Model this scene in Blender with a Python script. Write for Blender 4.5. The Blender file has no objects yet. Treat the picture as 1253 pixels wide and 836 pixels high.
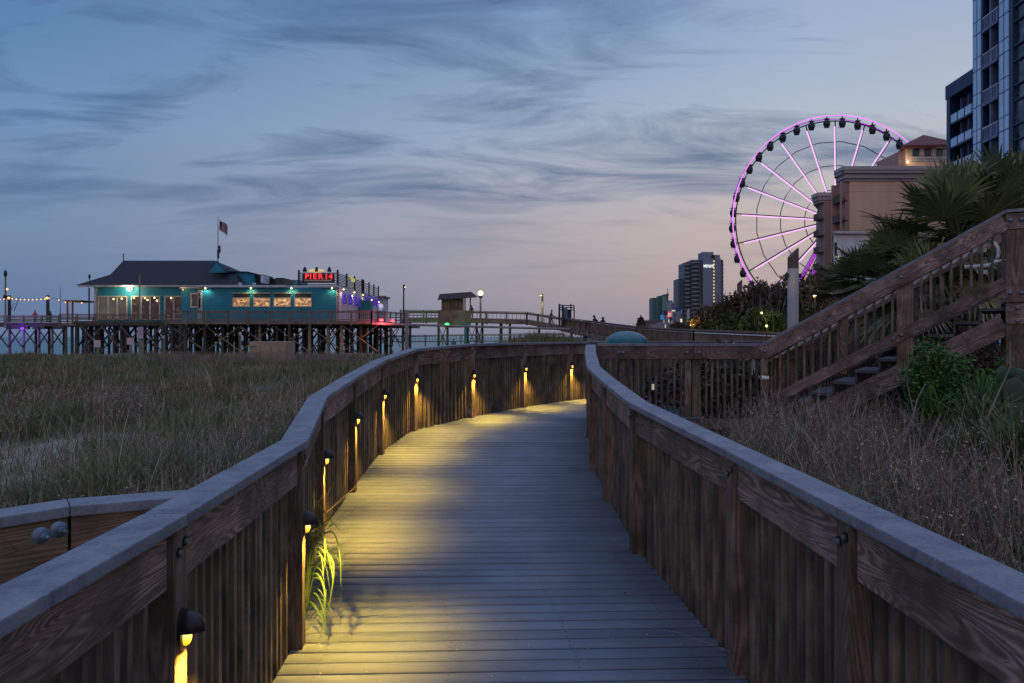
import bpy, bmesh, math, random
import numpy as np
from mathutils import Vector, Matrix, noise
random.seed(7); rng = np.random.default_rng(11)
R = math.radians; PI = math.pi
scn = bpy.context.scene
col = scn.collection
F = 870.0; CX = 626.5; HY = 412.0; EYE = 1.62

def V(px, py, Y):
    return Vector(((px-CX)/F*Y, Y, EYE-(py-HY)/F*Y))
def PX(px, Y): return (px-CX)/F*Y
def PZ(py, Y): return EYE-(py-HY)/F*Y
def lin(r, g, b):
    f = lambda c: (c/255/12.92) if c/255 <= .04045 else ((c/255+.055)/1.055)**2.4
    return (f(r), f(g), f(b), 1)

# ------------------------------------------------------------------ materials
class N:
    def __init__(s, name):
        s.m = bpy.data.materials.new(name); s.m.use_nodes = True
        s.t = s.m.node_tree; s.n = s.t.nodes; s.l = s.t.links
        s.b = s.n['Principled BSDF']; s.out = s.n['Material Output']
    def add(s, ty, **k):
        x = s.n.new(ty)
        for a, v in k.items(): setattr(x, a, v)
        return x
    def link(s, a, b): s.l.new(a, b)
    def coords(s, scale=(1,1,1), rnd=True):
        tc = s.add('ShaderNodeTexCoord'); mp = s.add('ShaderNodeMapping')
        mp.inputs['Scale'].default_value = scale
        s.link(tc.outputs['Object'], mp.inputs['Vector'])
        if rnd:
            oi = s.add('ShaderNodeObjectInfo'); mu = s.add('ShaderNodeMath', operation='MULTIPLY')
            mu.inputs[1].default_value = 57.0
            s.link(oi.outputs['Random'], mu.inputs[0]); s.link(mu.outputs[0], mp.inputs['Location'])
        return mp.outputs[0]
    def noise(s, vec, scale, detail=3, rough=.5, dist=0):
        x = s.add('ShaderNodeTexNoise'); x.inputs['Scale'].default_value = scale
        x.inputs['Detail'].default_value = detail; x.inputs['Roughness'].default_value = rough
        x.inputs['Distortion'].default_value = dist
        if vec is not None: s.link(vec, x.inputs['Vector'])
        return x.outputs['Fac']
    def ramp(s, fac, stops):
        x = s.add('ShaderNodeValToRGB'); e = x.color_ramp.elements
        while len(e) < len(stops): e.new(.5)
        for i, (p, c) in enumerate(stops): e[i].position = p; e[i].color = c if len(c) == 4 else (*c, 1)
        s.link(fac, x.inputs[0]); return x.outputs[0]
    def math(s, op, a, b=None, c=None):
        x = s.add('ShaderNodeMath', operation=op)
        for i, v in enumerate((a, b, c)):
            if v is None: continue
            if isinstance(v, (int, float)): x.inputs[i].default_value = v
            else: s.link(v, x.inputs[i])
        return x.outputs[0]
    def mix(s, fac, a, b, mode='MIX'):
        x = s.add('ShaderNodeMix', data_type='RGBA', blend_type=mode)
        for sock, v in ((x.inputs[0], fac), (x.inputs[6], a), (x.inputs[7], b)):
            if isinstance(v, (int, float)): sock.default_value = v
            elif isinstance(v, tuple): sock.default_value = v if len(v) == 4 else (*v, 1)
            else: s.link(v, sock)
        return x.outputs[2]
    def bump(s, h, strength=.3, dist=.01):
        x = s.add('ShaderNodeBump'); x.inputs['Strength'].default_value = strength
        x.inputs['Distance'].default_value = dist; s.link(h, x.inputs['Height'])
        s.link(x.outputs[0], s.b.inputs['Normal'])
    def base(s, c):
        if isinstance(c, tuple): s.b.inputs['Base Color'].default_value = c if len(c) == 4 else (*c, 1)
        else: s.link(c, s.b.inputs['Base Color'])
    def rough(s, r): s.b.inputs['Roughness'].default_value = r
    def emit(s, c, st):
        if isinstance(c, tuple): s.b.inputs['Emission Color'].default_value = c if len(c) == 4 else (*c, 1)
        else: s.link(c, s.b.inputs['Emission Color'])
        s.b.inputs['Emission Strength'].default_value = st

def wood(name, dark, mid, light, axis='x', rings=16, freq=1.3, stain=None, rough=.75, bump=.35, vary=.6):
    n = N(name)
    sc = {'x': (.55, 5.5, 5.5), 'y': (5.5, .55, 5.5), 'z': (5.5, 5.5, .55)}[axis]
    v = n.coords(sc)
    big = n.noise(v, freq, 1.2, .4, .9)
    s = n.math('SINE', n.math('MULTIPLY', big, rings*2*PI/2))
    s = n.math('MULTIPLY_ADD', s, .5, .5)
    fine = n.noise(v, 17, 6, .7)
    f = n.math('ADD', n.math('MULTIPLY', s, .42), n.math('MULTIPLY', fine, .62))
    vo = n.add('ShaderNodeTexVoronoi'); vo.inputs['Scale'].default_value = .75; n.link(v, vo.inputs['Vector'])
    kn = n.math('LESS_THAN', vo.outputs['Distance'], .075)
    f = n.math('SUBTRACT', f, n.math('MULTIPLY', kn, .35))
    crk = n.math('LESS_THAN', n.math('ABSOLUTE', n.math('SUBTRACT', n.noise(v, 5.5, 2, .5, .3), .5)), .0045)
    f = n.math('SUBTRACT', f, n.math('MULTIPLY', crk, .4))
    c = n.ramp(f, [(.12, dark), (.5, mid), (.92, light)])
    v2 = n.coords((1, 1, 1))
    patch = n.noise(v2, 3.5, 4, .6)
    c = n.mix(n.ramp(patch, [(.38, (0,0,0)), (.68, (1,1,1))]), c, stain or (dark[0]*.6, dark[1]*.7, dark[2]*.6), 'MIX') if stain != 0 else c
    oi = n.add('ShaderNodeObjectInfo')
    hs = n.add('ShaderNodeHueSaturation'); n.link(c, hs.inputs['Color'])
    n.link(n.math('MULTIPLY_ADD', oi.outputs['Random'], vary, 1-vary/2), hs.inputs['Value'])
    n.base(hs.outputs[0]); n.rough(rough); n.bump(f, bump, .004)
    return n.m

def plain(name, c, rough=.6, metal=0, var=.25, scale=3, bump=0, spec=None):
    n = N(name); v = n.coords((1,1,1))
    f = n.noise(v, scale, 5, .6)
    a = tuple(x*(1-var) for x in c[:3]); b = tuple(min(1, x*(1+var)) for x in c[:3])
    n.base(n.ramp(f, [(.3, a), (.7, b)])); n.rough(rough)
    n.b.inputs['Metallic'].default_value = metal
    if spec is not None: n.b.inputs['Specular IOR Level'].default_value = spec
    if bump: n.bump(n.noise(v, scale*8, 4, .6), bump, .01)
    return n.m

def emis(name, c, st, basec=(.02,.02,.02)):
    n = N(name); n.base(basec); n.emit(c, st)
    return n.m

def foliage(name, a, b, c=None, rough=.6, trans=0):
    n = N(name)
    at = n.add('ShaderNodeAttribute', attribute_name='tint')
    c = c or b
    n.base(n.ramp(at.outputs['Fac'], [(.0, a), (.6, b), (1, c)])); n.rough(rough)
    n.b.inputs['Specular IOR Level'].default_value = .25
    return n.m

M = {}
M['wood_x'] = wood('weathered_board', (.050,.028,.027), (.18,.112,.103), (.43,.30,.28), 'x', 50, 1.45, stain=(.045,.032,.024))
M['wood_tan'] = wood('tan_board', (.060,.040,.026), (.15,.105,.068), (.25,.18,.12), 'x', 40, 1.1, stain=(.06,.045,.03))
M['wood_z'] = wood('weathered_post', (.045,.025,.02), (.16,.105,.09), (.30,.21,.18), 'z', 30, 1.2, stain=(.05,.035,.022))
M['baluster'] = wood('weathered_baluster', (.055,.037,.028), (.14,.098,.075), (.26,.19,.15), 'z', 14, .8, stain=(.028,.027,.018), bump=.2, vary=.3)
M['wood_far'] = plain('grey_brown_timber', (.15,.115,.10), .85, var=.4, scale=1.2)
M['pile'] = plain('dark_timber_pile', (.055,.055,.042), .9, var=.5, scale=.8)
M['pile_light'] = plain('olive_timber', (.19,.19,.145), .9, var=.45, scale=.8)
M['fence_light'] = plain('sun_bleached_board', (.16,.13,.115), .85, var=.35, scale=1.5)

def capmat():
    n = N('grey_cap_board'); v = n.coords((1,1,1))
    a = n.noise(v, 5.5, 7, .68, .8); b = n.noise(v, 75, 5, .75)
    f = n.math('ADD', n.math('MULTIPLY', a, .6), n.math('MULTIPLY', b, .4))
    c = n.ramp(f, [(.38, (.080,.088,.125)), (.5, (.135,.148,.195)), (.62, (.20,.21,.25))])
    w = n.noise(v, 5, 2, .5, 2.5)
    sc = n.math('LESS_THAN', n.math('ABSOLUTE', n.math('SUBTRACT', w, .5)), .0012)
    c = n.mix(n.math('MULTIPLY', sc, .35), c, (.33,.33,.36))
    n.base(c); n.rough(.62); n.bump(f, .25, .004); return n.m
M['cap'] = capmat()

def deckmat():
    n = N('grooved_deck_board'); tc = n.add('ShaderNodeTexCoord')
    at = n.add('ShaderNodeAttribute', attribute_name='tint')
    mp = n.add('ShaderNodeMapping'); mp.inputs['Scale'].default_value = (1.6, 45, 1)
    n.link(tc.outputs['Object'], mp.inputs['Vector'])
    fine = n.noise(mp.outputs[0], 3.5, 5, .65)
    blot = n.noise(tc.outputs['Object'], 1.7, 5, .6)
    f = n.math('ADD', n.math('MULTIPLY', fine, .35), n.math('MULTIPLY', blot, .65))
    c = n.ramp(f, [(.3, (.085,.105,.145)), (.52, (.135,.158,.205)), (.72, (.19,.212,.25))])
    hs = n.add('ShaderNodeHueSaturation'); n.link(c, hs.inputs['Color'])
    n.link(n.math('MULTIPLY_ADD', at.outputs['Fac'], .26, .87), hs.inputs['Value'])
    sp = n.noise(tc.outputs['Object'], 55, 1, .5)
    spk = n.math('GREATER_THAN', sp, .80)
    n.base(n.mix(n.math('MULTIPLY', spk, .7), hs.outputs[0], (.04,.045,.05))); n.rough(.72); return n.m
M['deck'] = deckmat()
M['deck_under'] = plain('deck_joist_dark', (.03,.025,.02), .9)
M['black_metal'] = plain('black_enamel', (.03,.028,.032), .28, .6, .2, 20)
M['galv'] = plain('galvanised_steel', (.14,.18,.24), .55, .5, .3, 25)
M['bolt_hole'] = plain('bolt_washer_dark', (.012,.012,.014), .5, .5)
M['pipe'] = plain('pale_grey_pipe', (.68,.74,.82), .4, .2, .12, 5)
def lensmat():
    n = N('warm_lens'); tc = n.add('ShaderNodeTexCoord'); sx = n.add('ShaderNodeSeparateXYZ'); n.link(tc.outputs['Object'], sx.inputs[0])
    n.base((.8,.6,.1)); n.emit(n.ramp(n.math('MULTIPLY_ADD', sx.outputs['Z'], 18, 1.0), [(.1, (.75,.36,.01)), (.45, (1,.56,.03)), (.8, (1,.80,.28))]), 1.6)
    return n.m
M['lens'] = lensmat()
M['tread'] = plain('worn_dark_tread', (.055,.06,.08), .8, 0, .35, 6, .3)
M['turq'] = plain('turquoise_plastic', (.010,.10,.135), .35, 0, .35, 4, .05)
M['sand'] = None
def sandmat():
    n = N('dune_sand'); tc = n.add('ShaderNodeTexCoord'); v = tc.outputs['Object']
    a = n.noise(v, .35, 6, .6); b = n.noise(v, 9, 6, .7)
    f = n.math('ADD', n.math('MULTIPLY', a, .55), n.math('MULTIPLY', b, .45))
    c = n.ramp(f, [(.33, (.12,.10,.085)), (.48, (.27,.235,.205)), (.65, (.44,.39,.355))])
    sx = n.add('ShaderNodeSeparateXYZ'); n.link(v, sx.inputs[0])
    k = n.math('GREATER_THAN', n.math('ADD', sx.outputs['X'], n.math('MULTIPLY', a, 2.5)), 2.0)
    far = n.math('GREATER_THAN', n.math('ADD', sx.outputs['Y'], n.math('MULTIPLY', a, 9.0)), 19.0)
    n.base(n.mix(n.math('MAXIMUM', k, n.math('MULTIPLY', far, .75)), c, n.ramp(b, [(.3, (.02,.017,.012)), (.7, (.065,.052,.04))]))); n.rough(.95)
    n.bump(b, .8, .05); return n.m
M['sand'] = sandmat()
def seamat():
    n = N('sea_water'); tc = n.add('ShaderNodeTexCoord')
    mp = n.add('ShaderNodeMapping'); mp.inputs['Scale'].default_value = (.12, .45, 1); n.link(tc.outputs['Object'], mp.inputs['Vector'])
    f = n.noise(mp.outputs[0], 1.0, 6, .65)
    n.base(n.ramp(f, [(.35, (.035,.105,.125)), (.62, (.07,.17,.19)), (.74, (.3,.36,.38))])); n.rough(.35); n.bump(f, .6, .4); return n.m
M['sea'] = seamat()
M['grass_green'] = foliage('marsh_grass_green', (.028,.062,.028), (.085,.14,.06), (.20,.21,.11))
M['grass_dry'] = foliage('dry_sea_oats', (.075,.058,.043), (.23,.18,.14), (.48,.40,.34))
M['grass_far'] = foliage('field_grass', (.030,.044,.018), (.105,.112,.050), (.28,.235,.15))
M['blade_bright'] = foliage('fresh_blade', (.035,.075,.018), (.08,.15,.03), (.16,.2,.05))
M['shrub'] = foliage('shrub_leaf', (.018,.060,.012), (.042,.125,.022), (.09,.20,.035))
M['palm'] = foliage('palm_leaf', (.045,.068,.032), (.15,.185,.085), (.38,.36,.21), rough=.4)
M['bush_dark'] = foliage('dune_bush_leaf', (.026,.026,.018), (.085,.068,.048), (.19,.15,.11))
M['bush_green'] = foliage('green_bush_leaf', (.02,.04,.008), (.06,.09,.018), (.12,.14,.03))
M['trunk'] = plain('bark', (.06,.045,.035), .95, 0, .4, 6, .5)
M['cactus'] = plain('cactus_skin', (.02,.055,.032), .6, 0, .35, 6, .2)

# ------------------------------------------------------------------ object helpers
MW = {}
def tag(o, label=None, cat=None, group=None, kind=None):
    if label: o['label'] = label
    if cat: o['category'] = cat
    if group: o['group'] = group
    if kind: o['kind'] = kind
    return o
def empty(name, loc=(0,0,0), rz=0):
    o = bpy.data.objects.new(name, None); o.empty_display_size = .2
    col.objects.link(o); m = Matrix.Translation(Vector(loc)) @ Matrix.Rotation(rz, 4, 'Z')
    o.matrix_basis = m; MW[o] = m; return o
def link(name, me, parent=None, mw=None, data_world=True):
    o = bpy.data.objects.new(name, me); col.objects.link(o)
    mw = mw or Matrix.Identity(4)
    if parent is not None:
        o.parent = parent; o.matrix_basis = MW[parent].inverted() @ mw
    else: o.matrix_basis = mw
    MW[o] = mw
    return o
def copy_tree(o, parent=None):
    c = o.copy(); col.objects.link(c); c.parent = parent
    for ch in o.children: copy_tree(ch, c)
    return c

class MB:
    def __init__(s): s.v = []; s.f = []; s.mi = []
    def add(s, vs, fs, mi=0):
        b = len(s.v); s.v += [tuple(x) for x in vs]; s.f += [tuple(b+i for i in f) for f in fs]; s.mi += [mi]*len(fs); return s
    def box(s, c, sz, rz=0, mi=0):
        x, y, z = (k/2 for k in sz); m = Matrix.Translation(Vector(c)) @ Matrix.Rotation(rz, 4, 'Z')
        vs = [m @ Vector((a*x, b*y, d*z)) for a in (-1,1) for b in (-1,1) for d in (-1,1)]
        return s.add(vs, [(0,1,3,2),(4,6,7,5),(0,4,5,1),(2,3,7,6),(0,2,6,4),(1,5,7,3)], mi)
    def box2(s, a, b, mi=0):
        return s.box([(p+q)/2 for p, q in zip(a, b)], [abs(p-q) for p, q in zip(a, b)], 0, mi)
    def bar(s, p1, p2, w, h, up=(0,0,1), mi=0):
        m, L = frame(p1, p2, up)
        vs = [m @ Vector((a*L/2, b*w/2, d*h/2)) for a in (-1,1) for b in (-1,1) for d in (-1,1)]
        return s.add(vs, [(0,1,3,2),(4,6,7,5),(0,4,5,1),(2,3,7,6),(0,2,6,4),(1,5,7,3)], mi)
    def tube(s, pts, r, n=8, caps=True, mi=0):
        pts = [Vector(p) for p in pts]; rs = r if isinstance(r, (list, tuple)) else [r]*len(pts)
        ring = []; b = len(s.v)
        for i, p in enumerate(pts):
            d = (pts[min(i+1, len(pts)-1)]-pts[max(i-1, 0)]).normalized()
            u = Vector((0,0,1)) if abs(d.z) < .9 else Vector((1,0,0))
            a = d.cross(u).normalized(); c = d.cross(a)
            for k in range(n):
                t = 2*PI*k/n; s.v.append(tuple(p+(a*math.cos(t)+c*math.sin(t))*rs[i]))
        for i in range(len(pts)-1):
            for k in range(n):
                s.f.append((b+i*n+k, b+i*n+(k+1)%n, b+(i+1)*n+(k+1)%n, b+(i+1)*n+k)); s.mi.append(mi)
        if caps:
            s.f.append(tuple(b+k for k in range(n))); s.f.append(tuple(b+(len(pts)-1)*n+k for k in reversed(range(n)))); s.mi += [mi, mi]
        return s
    def ball(s, c, r, n=12, m=8, z0=-1, z1=1, mi=0):
        r = r if isinstance(r, (list, tuple)) else (r, r, r); b = len(s.v); a0 = math.asin(z0); a1 = math.asin(z1)
        for j in range(m+1):
            t = a0+(a1-a0)*j/m
            for k in range(n):
                p = 2*PI*k/n; s.v.append((c[0]+r[0]*math.cos(t)*math.cos(p), c[1]+r[1]*math.cos(t)*math.sin(p), c[2]+r[2]*math.sin(t)))
        for j in range(m):
            for k in range(n): s.f.append((b+j*n+k, b+j*n+(k+1)%n, b+(j+1)*n+(k+1)%n, b+(j+1)*n+k)); s.mi.append(mi)
        return s
    def prism(s, poly, z0, z1, mi=0):
        n = len(poly); b = len(s.v)
        s.v += [(x, y, z0) for x, y in poly]+[(x, y, z1) for x, y in poly]
        s.f.append(tuple(b+i for i in reversed(range(n)))); s.f.append(tuple(b+n+i for i in range(n)))
        for i in range(n): s.f.append((b+i, b+(i+1)%n, b+n+(i+1)%n, b+n+i))
        s.mi += [mi]*(n+2); return s
    def build(s, name, mat, parent=None, mw=None, smooth=False, bevel=0):
        me = bpy.data.meshes.new(name); me.from_pydata(s.v, [], s.f)
        mats = mat if isinstance(mat, (list, tuple)) else [mat]
        for m in mats: me.materials.append(m)
        if len(mats) > 1: me.polygons.foreach_set('material_index', s.mi)
        bm = bmesh.new(); bm.from_mesh(me)
        bmesh.ops.recalc_face_normals(bm, faces=bm.faces)
        if bevel:
            bmesh.ops.bevel(bm, geom=[e for e in bm.edges if len(e.link_faces) == 2 and e.calc_face_angle(0) > .5], offset=bevel, segments=2, profile=.6, affect='EDGES', clamp_overlap=True)
        if smooth:
            for f in bm.faces: f.smooth = True
        bm.to_mesh(me); bm.free()
        if smooth: me.set_sharp_from_angle(angle=R(40))
        return link(name, me, parent, mw)

def frame(p1, p2, up=(0,0,1)):
    p1 = Vector(p1); p2 = Vector(p2); d = p2-p1; L = d.length; d.normalize()
    up = Vector(up); y = up.cross(d)
    if y.length < 1e-4: y = Vector((0,1,0)).cross(d)
    y.normalize(); z = d.cross(y)
    m = Matrix((d, y, z)).transposed().to_4x4(); m.translation = (p1+p2)/2
    return m, L
def board(name, p1, p2, w, h, mat, parent=None, up=(0,0,1), bevel=.004):
    """a plank of its own with local X along its length"""
    m, L = frame(p1, p2, up)
    return MB().box((0,0,0), (L, w, h)).build(name, mat, parent, m, bevel=bevel)
def post(name, base, ztop, w, d, rz, mat, parent, bevel=.005):
    L = ztop-base[2]; m = Matrix.Translation(Vector((base[0], base[1], base[2]+L/2))) @ Matrix.Rotation(rz, 4, 'Z')
    return MB().box((0,0,0), (w, d, L)).build(name, mat, parent, m, bevel=bevel)

def npmesh(name, v, loops, lens, mat, tint=None, parent=None, smooth=False, sc=None):
    me = bpy.data.meshes.new(name); nv = len(v); nf = len(lens)
    me.vertices.add(nv); me.vertices.foreach_set('co', np.asarray(v, np.float32).ravel())
    me.loops.add(len(loops)); me.loops.foreach_set('vertex_index', np.asarray(loops, np.int32))
    me.polygons.add(nf); st = np.concatenate([[0], np.cumsum(lens)[:-1]]).astype(np.int32)
    me.polygons.foreach_set('loop_start', st); me.polygons.foreach_set('loop_total', np.asarray(lens, np.int32))
    me.update(calc_edges=True)
    if tint is not None:
        a = me.attributes.new('tint', 'FLOAT', 'POINT'); a.data.foreach_set('value', np.asarray(tint, np.float32))
    me.materials.append(mat)
    if smooth: me.polygons.foreach_set('use_smooth', np.ones(nf, bool))
    return link(name, me, parent)

def blades(P, H, W, lean, tint, seg=3, curl=.5):
    """arrays of blade roots -> verts, loops, lens, tint"""
    n = len(P); az = rng.uniform(0, 2*PI, n); la = rng.uniform(0, 2*PI, n)
    side = np.stack([np.cos(az), np.sin(az), np.zeros(n)], 1)
    ld = np.stack([np.cos(la), np.sin(la), np.zeros(n)], 1)
    V_ = []; 
    for k in range(seg+1):
        t = k/seg
        c = P + ld*((lean*H)*(t**(1.6+curl)))[:, None]; c = c.copy()
        c[:, 2] += H*t*(1-.35*lean*t)
        w = W*(1-t**1.5)
        if k < seg: V_.append(c-side*w[:, None]/2); V_.append(c+side*w[:, None]/2)
        else: V_.append(c)
    nv = 2*seg+1; vs = np.stack(V_, 1).reshape(-1, 3); base = (np.arange(n)*nv)[:, None]
    idx = []; ln = []
    for k in range(seg-1): idx += [2*k, 2*k+1, 2*k+3, 2*k+2]; ln.append(4)
    idx += [2*seg-2, 2*seg-1, 2*seg]; ln.append(3)
    loops = (base+np.array(idx)[None]).ravel(); lens = np.tile(ln, n)
    return vs, loops, lens, np.repeat(tint, nv)
def leafcloud(C, S, tint, elong=1.8, up=0.2):
    """C leaf centres, S sizes: random quads"""
    n = len(C); a = rng.normal(size=(n,3)); a[:, 2] += up; a /= np.linalg.norm(a, axis=1)[:, None]
    b = rng.normal(size=(n,3)); b -= (a*b).sum(1)[:, None]*a; b /= np.linalg.norm(b, axis=1)[:, None]
    S = S[:, None]
    vs = np.stack([C-a*S*elong/2, C+b*S/2, C+a*S*elong/2, C-b*S/2], 1).reshape(-1, 3)
    return vs, np.arange(4*n), np.full(n, 4), np.repeat(tint, 4)
def merge(parts):
    vo = 0; A = []; B = []; Cc = []; D = []
    for v, l, n, t in parts: A.append(v); B.append(l+vo); Cc.append(n); D.append(t); vo += len(v)
    return np.concatenate(A), np.concatenate(B), np.concatenate(Cc), np.concatenate(D)

# ------------------------------------------------------------------ terrain
def smooth01(t): t = np.clip(t, 0, 1); return t*t*(3-2*t)
def gz(x, y):
    x = np.asarray(x, float); y = np.asarray(y, float)
    ys = np.where(x < -10, 72, 72+(x+10)*9)
    z = -.42+.10*np.sin(x*.55+1)*np.sin(y*.41)+.06*np.sin(x*1.3+y*.9)
    z = z+.25*smooth01((y-20)/40)
    z = z+1.75*np.exp(-(((x-1.8)/4.0)**2+((y-38)/7)**2))          # dune hump behind the rail
    z = z+.5*smooth01((x-1.3)/1.5)*smooth01((14-y)/6)               # right bank
    z = z+1.1*smooth01((x-9)/14)*smooth01((y-14)/12)
    z = z-3.2*smooth01((y-ys)/30)
    return z
xs = np.unique(np.concatenate([np.linspace(-400,-60,12), np.linspace(-60,-16,34), np.linspace(-16,16,100), np.linspace(16,70,40), np.linspace(70,900,20)]))
ys = np.unique(np.concatenate([np.linspace(-60,0,10), np.linspace(0,24,90), np.linspace(24,110,70), np.linspace(110,400,30), np.linspace(400,3000,26)]))
X, Y = np.meshgrid(xs, ys); Z = gz(X, Y)
rough_ = np.array([noise.noise(Vector((a*.9, b*.9, 0))) for a, b in zip(X.ravel(), Y.ravel())]).reshape(X.shape)
Z = Z+rough_*.08*(Y < 60)
nx = len(xs); ny = len(ys); vid = np.arange(nx*ny).reshape(ny, nx)
q = np.stack([vid[:-1,:-1], vid[:-1,1:], vid[1:,1:], vid[1:,:-1]], -1).reshape(-1, 4)
g = npmesh('ground', np.stack([X, Y, Z], -1).reshape(-1, 3), q.ravel(), np.full(len(q), 4), M['sand'], smooth=True); tag(g, kind='structure')
sea = MB().add([(-9000,60,-1.95),(9000,60,-1.95),(9000,14000,-1.95),(-9000,14000,-1.95)], [(0,1,2,3)]).build('sea', M['sea']); tag(sea, kind='structure')

# ------------------------------------------------------------------ boardwalk rails
# post inner faces, from the photo:  (px, base y, cap y) -> depth by the 1.07 m rail height
def pp(px, yb, yc):
    d = F*1.07/(yb-yc); return ((px-CX)/F*d, d, EYE-(yb-HY)/F*d)
L0 = [(-.97,-.9,0), (-1.0,.68,0), (-1.03,2.215,0)] + [pp(*a) for a in ((372,800,548),(397,662,487.5),(436,606,465),(469.5,560,444.5),(509.5,527,426.2),(579.5,512,421.4),(643,498.5,419),(699.5,489.5,417.8))] + [(2.2,14.2,.47),(3.4,15.2,.47),(4.9,15.7,.47),(6.5,15.8,.47),(8.1,15.8,.47)]
R0 = [(1.10,-.9,0), (1.08,.9,0), (1.07,2.30,0)] + [pp(*a) for a in ((893,817,546),(772,670,486),(738,608,460.5),(720.5,564,438))] + [(.93,8.9,.36),(1.07,10.1,.45)]
zpts = sorted([(p[1], p[2]) for p in L0+R0])
zy = np.array([0, 3.4, 4.4, 5.3, 6.5, 8, 9.2, 10.3, 30]); zz = np.array([0, .0, .05, .10, .18, .28, .39, .45, .47])
def zd(y): return float(np.interp(y, zy, zz))
L0 = [(x, y, zd(y)) for x, y, z in L0]; R0 = [(x, y, zd(y)) for x, y, z in R0]

def railing(root, P, out, mats, postw=.09, postd=.09, first_bal=0, capw=.14, outside=False, balcap=100, h=1.07, postmask=None, capP=None):
    """P: post inner-face points (x,y,zdeck); out=+1 when the outside is to the left of travel"""
    n = len(P); pts = [Vector(p) for p in P]
    dirs = [(pts[i+1]-pts[i]) for i in range(n-1)]
    hd = [Vector((d.x, d.y, 0)).normalized() for d in dirs]
    nrm = [Vector((-d.y, d.x, 0))*out for d in hd]
    def vn(i):
        a = nrm[max(i-1, 0)]; b = nrm[min(i, n-2)]; m = (a+b).normalized(); return m/max(.5, m.dot(a))
    balmesh = bpy.data.meshes.get('baluster_%.2f' % h)
    if not balmesh:
        t = MB().box((0,0,0), (.028,.052,h-.10)).build('baluster', M['baluster'], bevel=.002); balmesh = t.data; balmesh.name = 'baluster_%.2f' % h
        bpy.data.objects.remove(t)
    # posts
    for i in range(n):
        m = vn(i).normalized(); rz = math.atan2(m.y, m.x)-PI/2
        if postmask and not postmask[i]: continue
        c = pts[i]+m*postd/2
        post('post', (c.x, c.y, pts[i].z-.45), pts[i].z+h-.039, postw, postd, rz, M['wood_z'], root)
        # pair of countersunk bolts near the top of each post, on the walking side
        if pts[i].y > 1:
            e = Vector((-m.y, m.x, 0))
            for k in (-1, 1):
                b = MB(); q = pts[i]-m*.001+e*k*.021+Vector((0,0,h-.105-.012*k))
                b.tube([q-m*.0005, q-m*.004], [.017,.017], 14)
                w = b.build('washer', M['bolt_hole'], root)
                hx = MB().tube([q-m*.004, q-m*.012], [.009,.008], 6).build('nut', M['galv'], w)
    for i in range(n):
        m = vn(i).normalized(); e = Vector((-m.y, m.x, 0))
        if not 1 < pts[i].y < 9.5: continue
        sm_ = MB()
        for k in (-1, 1):
            for w_2 in (.02, .07): q = pts[i]+m*w_2+e*k*.028+Vector((0,0,h+.0012)); sm_.add([q+Vector((.0035*math.cos(a), .0035*math.sin(a), 0)) for a in (0,1.05,2.1,3.14,4.19,5.24)], [(0,1,2,3,4,5)])
        sm_.build('cap_screws', M['bolt_hole'], root)
    # caps (mitred), fascias, balusters
    cnt = 0; rest = []
    for i in range(n-1):
        a, b = pts[i], pts[i+1]; ma, mb = vn(i), vn(i+1); gap = hd[i]*.0015
        i0, o0 = a-ma*.022, a+ma*(capw-.022); i1, o1 = b-mb*.022, b+mb*(capw-.022)
        za, zb = a.z+h-.038, b.z+h-.038
        c = MB(); vs = [Vector((q.x, q.y, z)) + (gap if q in (i0, o0) else -gap) for q, z in ((i0,za),(i1,zb),(o1,zb),(o0,za))]
        vs2 = [v+Vector((0,0,.038)) for v in vs]
        c.add(vs+vs2, [(0,1,2,3),(4,7,6,5),(0,4,5,1),(1,5,6,2),(2,6,7,3),(3,7,4,0)])
        c.build('cap', M['cap'], root, bevel=.006)
        rec = -.022 if outside else .022
        ext = .0 if outside else .046
        off = (postd+.0215) if outside else .041
        p1 = a+nrm[i]*off; p2 = b+nrm[i]*off; L = (p2-p1).length
        u = (p2-p1).normalized(); uh = hd[i]
        s = .003/ max(uh.length, .1) if outside else postw/2+.001
        p1 = p1+u*s; p2 = p2-u*s; zo = Vector((0,0,h-.038-.092-.002))
        board('fascia', p1+zo, p2+zo, .038, .184, M['wood_x'], root)
        # balusters
        hl = Vector((b.x-a.x, b.y-a.y, 0)).length; k0 = .10; nb = max(2, round((hl-.12)/(.102 if outside else .078))); 
        bo = (postd*.5) if outside else .088
        for k in range(nb):
            t = (.10+(hl-.20)*k/(nb-1))/hl if nb > 1 else .5
            q = a.lerp(b, t)+nrm[i]*bo
            rz = math.atan2(uh.y, uh.x)+random.uniform(-.05,.05)
            m = Matrix.Translation((q.x+random.uniform(-.004,.004), q.y, q.z+(h-.10)/2-.10)) @ Matrix.Rotation(rz, 4, 'Z') @ Matrix.Rotation(random.uniform(-.006,.006), 4, 'Y')
            if a.y < 1.0 and not outside: rest.append(m); continue
            if cnt < balcap: link('baluster', balmesh, root, m); cnt += 1
            else: rest.append(m)
        # bottom rim board hiding joist ends
        z0 = Vector((0,0,-.12)); ro = bo+.053
        board('rim_board', a+nrm[i]*ro+z0, b+nrm[i]*ro+z0, .038, .235, M['wood_x'], root)
    if rest:
        c = MB()
        for m in rest:
            vs = [m @ Vector((x*.014, y*.026, z*(h-.10)/2)) for x in (-1,1) for y in (-1,1) for z in (-1,1)]
            c.add(vs, [(0,1,3,2),(4,6,7,5),(0,4,5,1),(2,3,7,6),(0,2,6,4),(1,5,7,3)])
        o = c.build('baluster', M['baluster'], root); o['kind'] = 'stuff'

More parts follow.
